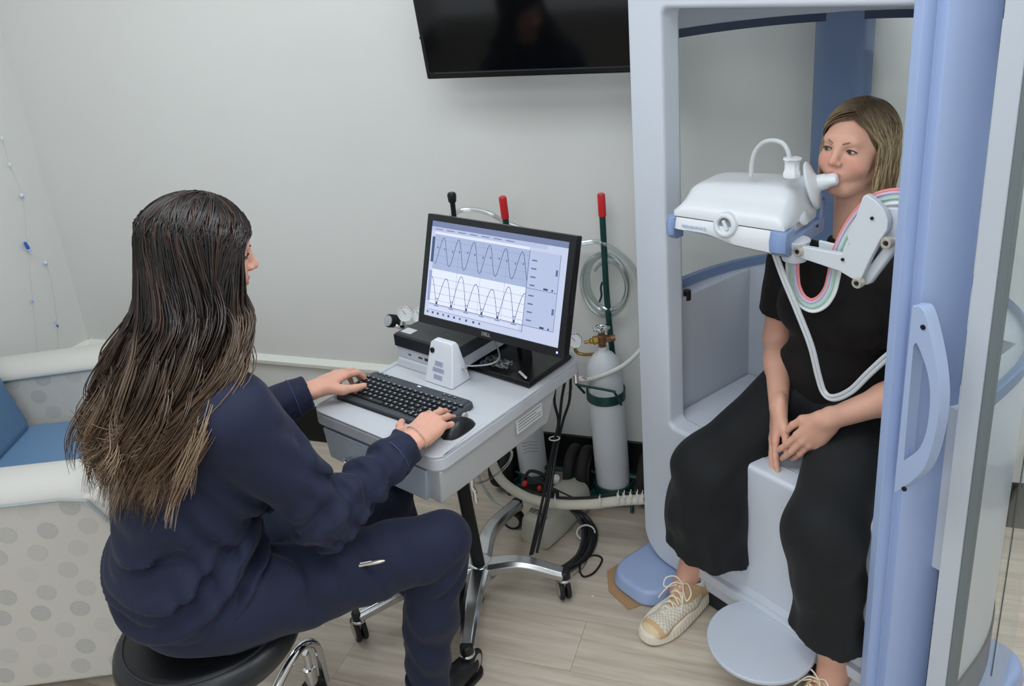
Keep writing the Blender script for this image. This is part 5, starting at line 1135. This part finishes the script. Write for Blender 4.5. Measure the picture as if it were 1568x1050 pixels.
# necklace
m_silver = mat('silver', 'cfcac0', .2, metal=1, bump=.03); M = MB()
nk = smooth([Vector(p) for p in [(-.10, .020, 1.150), (-.085, .058, 1.140), (-.058, .080, 1.126), (-.050, .088, 1.112)]], 6)
for i in range(0, len(nk)-1, 2): M.tube([nk[i] + Vector((.003*math.cos(a)*(i % 4 == 0), .002*math.sin(a), .0045*math.sin(a) + .002*math.cos(a))) for a in [2*PI*k/10 for k in range(10)]], .0008, 5, closed=True)
M.tube([Vector((-.046 + .007*math.cos(a), .104, 1.082 + .012*math.sin(a))) for a in [2*PI*k/20 for k in range(20)]], .0016, 6, closed=True)
M.tube([Vector((-.050 + .006*math.cos(a), .097, 1.101 + .008*math.sin(a))) for a in [2*PI*k/16 for k in range(16)]], .0013, 6, closed=True); M.build('necklace', m_silver, pt)
# shoes
m_sole = mat('shoe_sole', 'e6ddcc', .6, bump=.15, bscale=200); m_up = mat('shoe_tan', 'd2b48c', .75, bump=.5, bscale=260); m_mesh = mat('shoe_mesh', 'e2d8c6', .8, bump=.6, bscale=500); m_lace = mat('shoe_lace', 'ece4d4', .75, bump=.3, bscale=500); m_sock = mat('sock_white', 'dfe3e8', .85, bump=.5, bscale=500)
def shoe(x, y, z, yaw, pitch, right):
    """x,y,z: sole under the heel; local y to the toe"""
    t = bpy.data.objects.new('shoe', None); COL.objects.link(t); t.parent = pt; t.location = (x, y, z); t.rotation_euler = (pitch, 0, yaw); s = 1 if right else -1
    def outl(y_, g=0):   # half widths (outer, inner)
        tt = np.clip((y_+.0)/.275, 0, 1); w = .031 + .014*math.sin(PI*min(1, tt*1.05)*.9)**1.0 + .006*math.exp(-((tt-.68)/.2)**2); e = min(1, math.sqrt(max(0, 1-((tt-.5)/.5)**8)))
        return w*e + g
    ys = [.275*(1-math.cos(PI*i/24))/2 for i in range(25)]; L_ = [(outl(y_)*1.0*(1.06 if True else 1), y_) for y_ in ys]; R_ = [(-outl(y_)*.94, y_) for y_ in ys]
    poly = [(s*a, b) for a, b in R_] + [(s*a, b) for a, b in L_[::-1][1:-1]]
    M = MB(); n = len(poly); rings = []
    for zz, g in ((0, -.002), (.004, .002), (.030, .001), (.034, -.002)):
        rings.append([(a*(1+g/.04), b + (g if b > .14 else -g), zz + .010*max(0, (b-.20)/.075)**2 + (.012*max(0, (.10-b)/.10) if zz > .02 else 0)) for a, b in poly])
    M.loft(rings); so = M.build('sole', m_sole, t, smooth=40)
    M = MB()
    for i in range(0, 66):
        u = i/66*n; i0 = int(u); i1 = (i0+1) % n; fr_ = u-i0; a = poly[i0][0]*(1-fr_)+poly[i1][0]*fr_; b = poly[i0][1]*(1-fr_)+poly[i1][1]*fr_; zz = .010*max(0, (b-.20)/.075)**2
        M.tube([(a*1.045, b + (.002 if b > .14 else -.002), .005+zz), (a*1.035, b + (.001 if b > .14 else -.001), .027+zz + .012*max(0, (.10-b)/.10))], .0017, 4)
    M.build('sole_rib', m_sole, so, smooth=False)
    f = Field((-.065, -.02, .015), (.065, .295, .13), .0028)
    f.cone((0, .035, .045), (0, .10, .045), .034, .036, .02); f.cone((0, .10, .04), (s*-.004, .205, .030), .038, .037, .02, flat=(0, 0, 1), fs=.75); f.ell((s*-.002, .232, .034), (.040, .036, .026), .02)
    f.cone((0, .03, .06), (0, .035, .092), .032, .030, .015); f.cone((0, .07, .07), (0, .115, .075), .030, .026, .02); f.cut((0, 0, .026), (0, 0, -1)); f.cone((0, .050, .075), (0, .062, .14), .025, .033, .006, 'sub')
    f.cone((0, .075, .078), (0, .14, .092), .008, .014, .004, 'sub'); P, F_ = f.mesh(1)
    def cf(P):
        tan, msh, lt = linc('cfae84'), linc('e6dece'), linc('dcc7a4'); C_ = np.tile(tan, (len(P), 1)); yy = P[:, 1]; zz = P[:, 2]
        g = ((np.floor(P[:, 0]/.006) + np.floor(yy/.006)) % 2)[:, None]; mm = (yy > .165) & (yy < .235) & (zz > .040); C_[mm] = (msh*(.72+.28*g))[mm]
        m2 = (yy > .07) & (yy < .165) & (zz < .062) & (zz > .040); C_[m2] = (msh*(.75+.25*g))[m2]; m3 = (yy > .25); C_[m3] = lt; return C_
    put('upper', [(P, F_)], mat('shoe_upper', 'cfae84', .8, bump=.4, bscale=300, attr='col'), t, cf)
    M = MB(); 
    for i in range(6):
        yy = .105 + i*.016; zz = .094 - i*.0075; w = .021 - .001*i; M.tube([(-w, yy, zz-.010), (-w*.5, yy+.004, zz+.001), (w*.5, yy+.010, zz+.001), (w, yy+.012, zz-.010)], .0024, 6, sm=3); M.tube([(w, yy, zz-.010), (w*.5, yy+.004, zz+.002), (-w*.5, yy+.010, zz+.002), (-w, yy+.012, zz-.010)], .0024, 6, sm=3)
    for q in (-1, 1):
        M.tube([(0, .105, .100), (q*.022, .110, .118), (q*.046, .125, .108), (q*.040, .140, .090), (q*.012, .118, .100)], .0020, 6, sm=5); M.tube([(0, .105, .100), (q*.018, .125, .108), (q*.034, .150, .085), (q*.042, .165, .066)], .0019, 6, sm=4)
    M.build('laces', m_lace, t)
    f = Field((-.05, .0, .05), (.05, .12, .15), .003); f.cone((0, .052, .06), (0, .045, .118), .031, .033, .01); f.cut((0, .05, .116), (0, -.25, 1)); f.cone((0, .052, .10), (0, .04, .16), .029, .032, .002, 'sub'); put('sock', [f.mesh(1)], m_sock, t)
    return t
shoe(.222, .238, .008, R(2), R(-2), True); shoe(-.232, .245, .002, R(-4), 0, False)
# ---------------------------------------------------------------- TECHNICIAN (local: x her right, y forward, z up)
tq = thing('person', 'technician with long dark wavy hair in navy scrubs on the black stool, typing', 'person', (-.785, 1.425, 0), R(-38.2))
Ht = frame4((.0, .175, 1.30), R(27), R(-14), 0); fsT = .97
f = Field((-.11, .03, 1.04), (.13, .335, 1.42), .002)
f.cone((.0, .10, 1.05), (.0, .155, 1.24), .052, .049, .02); head(f, Ht, fsT); parts = [f.mesh(1)]
eR, wR = np.array((.225, .200, .745)), np.array((.242, .452, .797)); eL, wL = np.array((-.245, .275, .775)), np.array((-.155, .485, .802))
f = Field((.12, .36, .72), (.34, .70, .86), .002)
f.cone(wR*1.35-eR*.35 - (wR-eR)*.9, wR, .032, .0255, .01)
DRt = np.array((-.050, .185, -.010)); hand(f, wR, DRt, (.12, .05, 1), False, 1.09, [(.35, .55, .3), (.22, .28, .12), (.26, .30, .12), (.32, .34, .15)], (.16, .03, -.10, -.24), (.85, .50)); parts.append(f.mesh(1))
f = Field((-.30, .40, .72), (.0, .72, .88), .002)
f.cone(wL - (wL-eL)*.55, wL, .032, .0255, .01)
TL_ = hand(f, wL, (-.035, .18, -.008), (-.10, .05, 1), True, 1.06, [(.25, .55, .45), (.30, .55, .4), (.35, .55, .4), (.40, .5, .4)], (.10, .0, -.10, -.2), (.75, .42)); parts.append(f.mesh(1))
aRt, aLt = np.array((.226, .390, .075)), np.array((.05, .60, .075))
f = Field((-.04, .30, .005), (.30, .74, .22), .0035)
for a_ in (aRt, aLt): f.cone(a_+V(0, 0, .09), a_, .040, .034, .02); f.cone(a_, a_+V(0, -.03, -.05), .032, .028, .02); f.cone(a_, a_+V(0, .06, -.055), .032, .026, .02)
parts.append(f.mesh(1)); f = Field((-.34, -.15, .06), (.36, .70, 1.10), .008); f.cone((0, .08, 1.0), (0, .0, .65), .08, .085, .02); f.cone((0, .10, 1.09), (0, .08, .98), .045, .06, .02)
for s_, e_, w_, k_, a_ in ((1, eR, wR, np.array((.272, .455, .515)), aRt), (-1, eL, wL, np.array((.03, .50, .525)), aLt)):
    f.cone((0, .085, 1.0), (s_*.15, .085, 1.0), .05, .045, .02); f.cone((s_*.15, .085, 1.0), e_, .045, .036, .02); f.cone(e_, w_*.75+e_*.25, .036, .028, .02); f.cone((s_*.09, .03, .60), k_, .07, .05, .02); f.cone(k_, a_+V(0, 0, .06), .05, .036, .02)
parts.append(f.mesh(0))
put('body', parts, m_skin, tq, face_colours(Ht, 'd3a08a', fsT, lips='b4605a'))
eyes(tq, Ht, fsT, gaze=(0, 1, -.45), iris='4d3a2c', brow='2c201c', lid='1c1412')
# jacket
m_navy = mat('navy_fabric', '0c1531', .78, sheen=.05, bump=.25, bscale=420)
f = Field((-.38, -.26, .50), (.37, .47, 1.16), .0055)
f.ell((0.0, -.010, .615), (.178, .145, .075), .05); f.ell((0, .0, .70), (.172, .145, .11), .06); f.ell((0, .035, .83), (.165, .140, .12), .06); f.ell((0, .07, .95), (.172, .135, .12), .06)
f.cone((.115, .085, 1.035), (-.115, .085, 1.035), .070, .070, .05); f.cone((0, .10, 1.07), (0, .115, 1.105), .072, .060, .03)
for s_, e_, w_ in ((1, eR, wR), (-1, eL, wL)):
    S0 = np.array((s_*.155, .085, 1.015)); f.cone(S0, e_, .076, .062, .05); f.cone(e_, w_-(w_-e_)*.30, .062, .048, .03); f.cone(w_-(w_-e_)*.35, w_-(w_-e_)*.06, .046, .046, .012)
def ridge(p): q = np.sin(p); return np.sign(q)*np.abs(q)**.6*.5 + .5*np.maximum(q, -.3)
def foldy(X, Y, Z):
    low = np.clip((.84-Z)*8, 0, 1)*np.clip((Z-.555)*14, 0, 1)
    # creases sag across the lower back and run up to the front of the waist
    ph = Z*78 - Y*52 + 10*(X-.03)**2 + 1.5*np.sin(X*13+.6) + .9*np.sin(X*23-Y*17+1)
    brk = .55 + .45*np.sin(X*19 + Z*31 + 2)
    side = np.exp(-((X-.16)**2)/.012)*np.clip((1.0-Z)*6, 0, 1)*np.clip((Z-.62)*8, 0, 1)
    armw = np.clip((X-.17)*18, 0, 1)*np.clip((Y-.10)*10, 0, 1); al = np.clip((-X-.17)*18, 0, 1)*np.clip((Y-.15)*10, 0, 1)
    up = np.clip((Z-.84)*6, 0, 1)*(1-armw)*(1-al)
    return low*brk*.016*ridge(ph) + low*.003*np.sin(ph*2.3+X*20) + side*.006*ridge(Z*60+Y*80+2*np.sin(X*40)) + up*waves(X, Y, Z, 8, [(22, 24, 18, .003), (34, -30, 30, .0018)]) + (armw+al)*np.clip((.40-Y)*14, 0, 1)*(.0075*ridge(Y*105 + Z*45 + X*25 + 1.7*np.sin(Z*50+X*30)) + .002*np.sin(Y*60-Z*90))
f.warp(foldy)
for e_, w_ in ((eR, wR), (eL, wL)):
    c_ = w_-(w_-e_)*.08; f.cut_local(c_, w_-e_, .085, .003); f.cone(c_-(w_-e_)*.10, c_+(w_-e_)*.2, .033, .036, .002, 'sub')
f.cut((0, 0, .548), (-.1, -.05, -1), .01)
jk = put('jacket', [f.mesh(1)], m_navy, tq)
m_seam = mat('navy_seam', '2b3a66', .7, bump=.2)
for s_, e_, w_ in ((1, eR, wR), (-1, eL, wL)):
    c_ = Vector(w_-(w_-e_)*.26); fr_ = frame(Vector(w_-e_), c_); M = MB(); M.tube([fr_ @ Vector((.0500*math.cos(a), .0500*math.sin(a), 0)) for a in [2*PI*i/28 for i in range(28)]], .0016, 5, closed=True); M.build('cuff_seam', m_seam, jk)
f = Field((-.10, .02, 1.05), (.10, .22, 1.19), .003); f.cone((0, .105, 1.09), (0, .122, 1.140), .066, .060, .01); f.cut((0, .12, 1.142), (0, -.3, 1)); f.cone((0, .11, 1.10), (0, .13, 1.2), .055, .058, .002, 'sub'); put('collar', [f.mesh(1)], m_navy, jk)
# trousers
kRt, kLt = np.array((.272, .455, .515)), np.array((.03, .50, .525))
f = Field((-.24, -.22, .07), (.38, .70, .72), .0055)
f.ell((0, -.005, .60), (.180, .145, .090), .03)
for h_, k_, a_ in ((np.array((.095, .03, .585)), kRt, aRt), (np.array((-.095, .03, .585)), kLt, aLt)):
    f.cone(h_, k_, .102, .074, .04); m_ = k_*.55+a_*.45+V(0, -.012, 0); f.cone(k_, m_, .074, .066, .025); f.cone(m_, a_+V(0, 0, .01), .066, .050, .02)
f.warp(lambda X, Y, Z: waves(X, Y, Z, 12, [(25, 30, 30, .003), (40, -25, 35, .002)]) + .006*ridge(X*40-Y*95+2*np.sin(Z*30))*np.exp(-((Y-.14)**2)/.008)*np.clip((Z-.45)*9, 0, 1) + .003*ridge(Y*120+X*30)*np.exp(-((Y-.28)**2)/.004)*np.clip((Z-.4)*9, 0, 1) + .007*ridge(Z*95-Y*70+X*10)*np.exp(-((Y-.41)**2+(Z-.45)**2)/.0035) + .0035*ridge(Z*60+Y*40+2*np.sin(X*50))*np.clip((.40-Z)*8, 0, 1))
for a_ in (aRt, aLt):
    f.cut_local(a_+V(0, 0, .012), (0, 0, -1), .09, .003)
tr_ = put('trousers', [f.mesh(1)], m_navy, tq)
for a_ in (aRt, aLt):
    M = MB(); M.lathe([(.046, .0), (.051, .004), (.052, .048), (.050, .052), (.046, .052)], 28, Matrix.Translation(Vector(a_)+Vector((0, 0, .008)))); M.build('cuff', m_navy, tr_)
M = MB(); M.tube([(.305, .245, .6), (.315, .27, .58), (.322, .28, .55)], .001, 5); 
# pen in the thigh pocket: local position from the sight line on the thigh
def tloc(p): return tq.matrix_basis.inverted() @ p
ph = .5
p0 = tloc(onz(549, 866, .60)); p1 = tloc(onz(590, 858, .605)); M = MB(); d_ = (p1-p0).normalized(); fr_ = frame(p1-p0, p0); L_ = (p1-p0).length
M.lathe([(0, 0), (.0035, .001), (.004, .004), (.004, L_*.35), (.0045, L_*.37), (.0042, L_*.8), (.002, L_*.97), (0, L_)], 14, fr_); pen = M.build('pen', mat('pen_silver', 'c9c2b4', .25, metal=.8, bump=.03), None)
M = MB(); M.box(-.0012, .0012, .0045, .0062, .004, L_*.5, fr_); M.build('clip', m_chr, pen, bevel=.0004)
pen.location = tq.location; pen.rotation_euler = tq.rotation_euler; tag(pen, 'silver pen clipped on the navy trouser pocket of the technician', 'pen')
# bracelet and ring
M = MB(); bc = Vector(wR + (wR-eR)*.02); fr_ = frame(Vector(wR-eR), bc)
for i in range(34):
    a = 2*PI*i/34; M.lathe([(0, -.0022), (.0019, -.001), (.0019, .001), (0, .0022)], 6, fr_ @ Matrix.Translation((.0235*math.cos(a)*1.02, .030*math.sin(a), 0)) if False else fr_ @ Matrix.Translation((.0300*math.cos(a), .0300*math.sin(a), 0)))
M.build('bracelet', m_silver, tq)
DL_ = nrm((-.035, .18, -.008)); rc = wL + TL_*(-.0115) + DL_*.101 + V(0, 0, -.004); fr_ = frame(Vector(DL_ - V(0, 0, .35)), Vector(rc)); M = MB(); M.tube([fr_ @ Vector((.0098*math.cos(a), .0098*math.sin(a), 0)) for a in [2*PI*i/24 for i in range(24)]], .0013, 6, closed=True); M.build('ring', m_silver, tq)
# shoes, toes just under the frame edge
for a_, s_ in ((aRt, 1), (aLt, -1)):
    f = Field(a_+V(-.06, -.07, -.10), a_+V(.06, .22, .03), .004); b_ = a_.copy(); f.cone((b_[0], b_[1]-.02, .045), (b_[0], b_[1]+.06, .045), .036, .036, .02); f.cone((b_[0], b_[1]+.05, .04), (b_[0], b_[1]+.15, .036), .036, .030, .02); f.cut((0, 0, .012), (0, 0, -1)); f.cone((b_[0], b_[1]-.005, .065), (b_[0], b_[1], .14), .030, .036, .002, 'sub')
    sh_ = put('shoe', [f.mesh(1)], mat('clog_black', '17181b', .5, bump=.1), tq); M = MB(); M.prism([(x_*1.1+b_[0], y_+b_[1]-.058) for x_, y_ in rrect(-.034, .034, 0, .245, .032, 6)], .001, .014); M.build('sole', m_blk, sh_, bevel=.003)
# hair: ~150 wavy locks of strands
def long_hair(H, fs, seed=4):
    r = np.random.default_rng(seed); out = []; a, b_, c_ = .087, .107, .097; C0, C1, C2, C3 = linc('140e0e'), linc('33231c'), linc('75593f'), linc('b0957a')
    CT = [(1.225, .0, .128, .091, .094), (1.17, .0, .098, .104, .094), (1.11, -.004, .052, .112, .080), (1.05, -.008, .008, .106, .058), (.99, -.014, -.040, .096, .038), (.925, -.020, -.068, .080, .030)]
    def path(phi, stx, sty, rad, jit, front, tipx, tipz):
        d0 = np.array([stx/a, (sty+.012)/b_, 0]); d0[2] = math.sqrt(max(.04, 1-d0[0]**2-d0[1]**2)); d1 = np.array([math.sin(phi), math.cos(phi)*.95, -.08]); pts = []
        te = r.uniform(.72, 1.03)
        for t in np.linspace(0, te, 5):
            d = d0*(1-t)+d1*t
            if abs(phi) < 1.35: d = d + np.array([0, .18*math.sin(PI*t), .10*math.sin(PI*t)])
            d /= np.linalg.norm(d); pts.append((np.array([a*d[0], b_*d[1]-.012, c_*d[2]+.028])*rad*fs) @ H[:3, :3].T + H[:3, 3])
        s = pts[-1] - H[:3, 3]; j = lambda k: jit*k
        if front == 1:      # forward of the right ear, over the shoulder
            w = np.clip((s[1]-.0)/.07, 0, 1)
            pts += [np.array([.090, .135 + .072*w, 1.225]) + j(.3), np.array([.102, .130 + .075*w, 1.155]) + j(.5), np.array([.132, .075+.055*w, 1.095]) + j(.8), np.array([.130 + tipx, -.005, 1.035]) + j(1), np.array([.110 + tipx*2, -.075, .965 + tipz]) + j(1)]
        elif front == -1:
            pts += [np.array([-.070, .215, 1.20]) + j(.4), np.array([-.095, .190, 1.12]) + j(.7), np.array([-.13, .10, 1.04]) + j(1), np.array([-.13, .0, .95 + tipz]) + j(1)]
        else:
            sp, cp = math.sin(phi), math.cos(phi); cp = cp if cp < .2 else .2
            for i, (z_, cx_, cy_, rx_, ry_) in enumerate(CT):
                k = i/5; pts.append(np.array([cx_ + rx_*sp*rad + tipx*k*1.3, cy_ + ry_*cp*rad, z_ + (tipz if i == 5 else 0)]) + j(.3+.9*k))
        return cat(pts, 4)
    NL = 190
    for l in range(NL):
        phi = -PI + 2*PI*(l+r.random()*.8)/NL
        if abs(phi) < R(50): phi = math.copysign(R(50) + abs(r.normal(0, .10)), r.normal()+.2)
        s0 = math.sin(phi); c0 = math.cos(phi)
        fr_ = 1 if (s0 > 0 and (c0 > .12 or (c0 > -.15 and r.random() < .45))) else (-1 if c0 > .2 else 0)
        tipx = r.normal(0, .020); tipz = r.uniform(-.055, .075) if fr_ == 0 else r.uniform(-.06, .05); rad0 = 1.0 + r.uniform(0, .07); ph = r.random()*6.28; fq = r.uniform(16, 27); am0 = r.uniform(.016, .031); stx = r.normal(0, .006); sty = np.clip(.055*c0 + r.normal(0, .02), -.08, .085)
        if abs(c0+.0) < .0: pass
        lt = r.random(); lock = r.normal(0, 1, 3)*np.array([.014, .009, .014])
        for k in range(19):
            jit = lock + r.normal(0, 1, 3)*np.array([.0065, .0050, .008]); P = path(phi + r.normal(0, .045), stx + r.normal(0, .003), sty + r.normal(0, .006), rad0 + r.normal(0, .008), jit, fr_, tipx, tipz + r.normal(0, .012))
            n_ = len(P); t = np.linspace(0, 1, n_); am = am0*np.clip((t-.30)*2.0, 0, 1); pp = ph + r.normal(0, .30)
            P[:, 0] += am*np.sin(pp + t*fq); P[:, 1] += am*.55*np.cos(pp + t*fq); P[:, 2] += am*.5*np.sin(pp + .8 + t*fq)
            tipc = (C3 if lt < .45 else C2)*(.55+.6*r.random()); rootc = (C0 if r.random() < .6 else C1)*(.8+.5*r.random()); out.append((P, r.uniform(.0014, .0027), rootc, tipc))
    return out
f = Field((-.20, -.20, .84), (.22, .32, 1.43), .0045); R3 = Ht[:3, :3]; tqf = lambda x, y, z: R3 @ np.array([x, y, z])*fsT + Ht[:3, 3]
f.ell(tqf(0, -.018, .032), (.077, .096, .089), .01, 'add', R3); f.cone(tqf(0, -.048, .0), (0, .100, 1.20), .072, .066, .03, flat=(0, 1, 0), fs=.95); f.cone((0, .100, 1.20), (0, .030, 1.09), .070, .064, .03, flat=(0, 1, .5), fs=.75); f.cone((0, .030, 1.09), (-.012, -.030, 1.02), .066, .062, .04, flat=(0, 1, .4), fs=.42)
f.ell(tqf(0, .090, -.02), (.064, .070, .095), .008, 'sub', R3)
f.cone(tqf(.070, .022, .0), (.080, .160, 1.20), .020, .020, .01); f.cone((.080, .160, 1.20), (.100, .11, 1.13), .020, .016, .01)
put('hair_base', [f.mesh(1)], m_hair, tq, lambda P: np.tile(linc('140e0e'), (len(P), 1)))
strands(long_hair(Ht, fsT), 0, 'hair', m_hair, tq, lambda t: np.clip((t-.52)*1.9, 0, 1)**1.3)
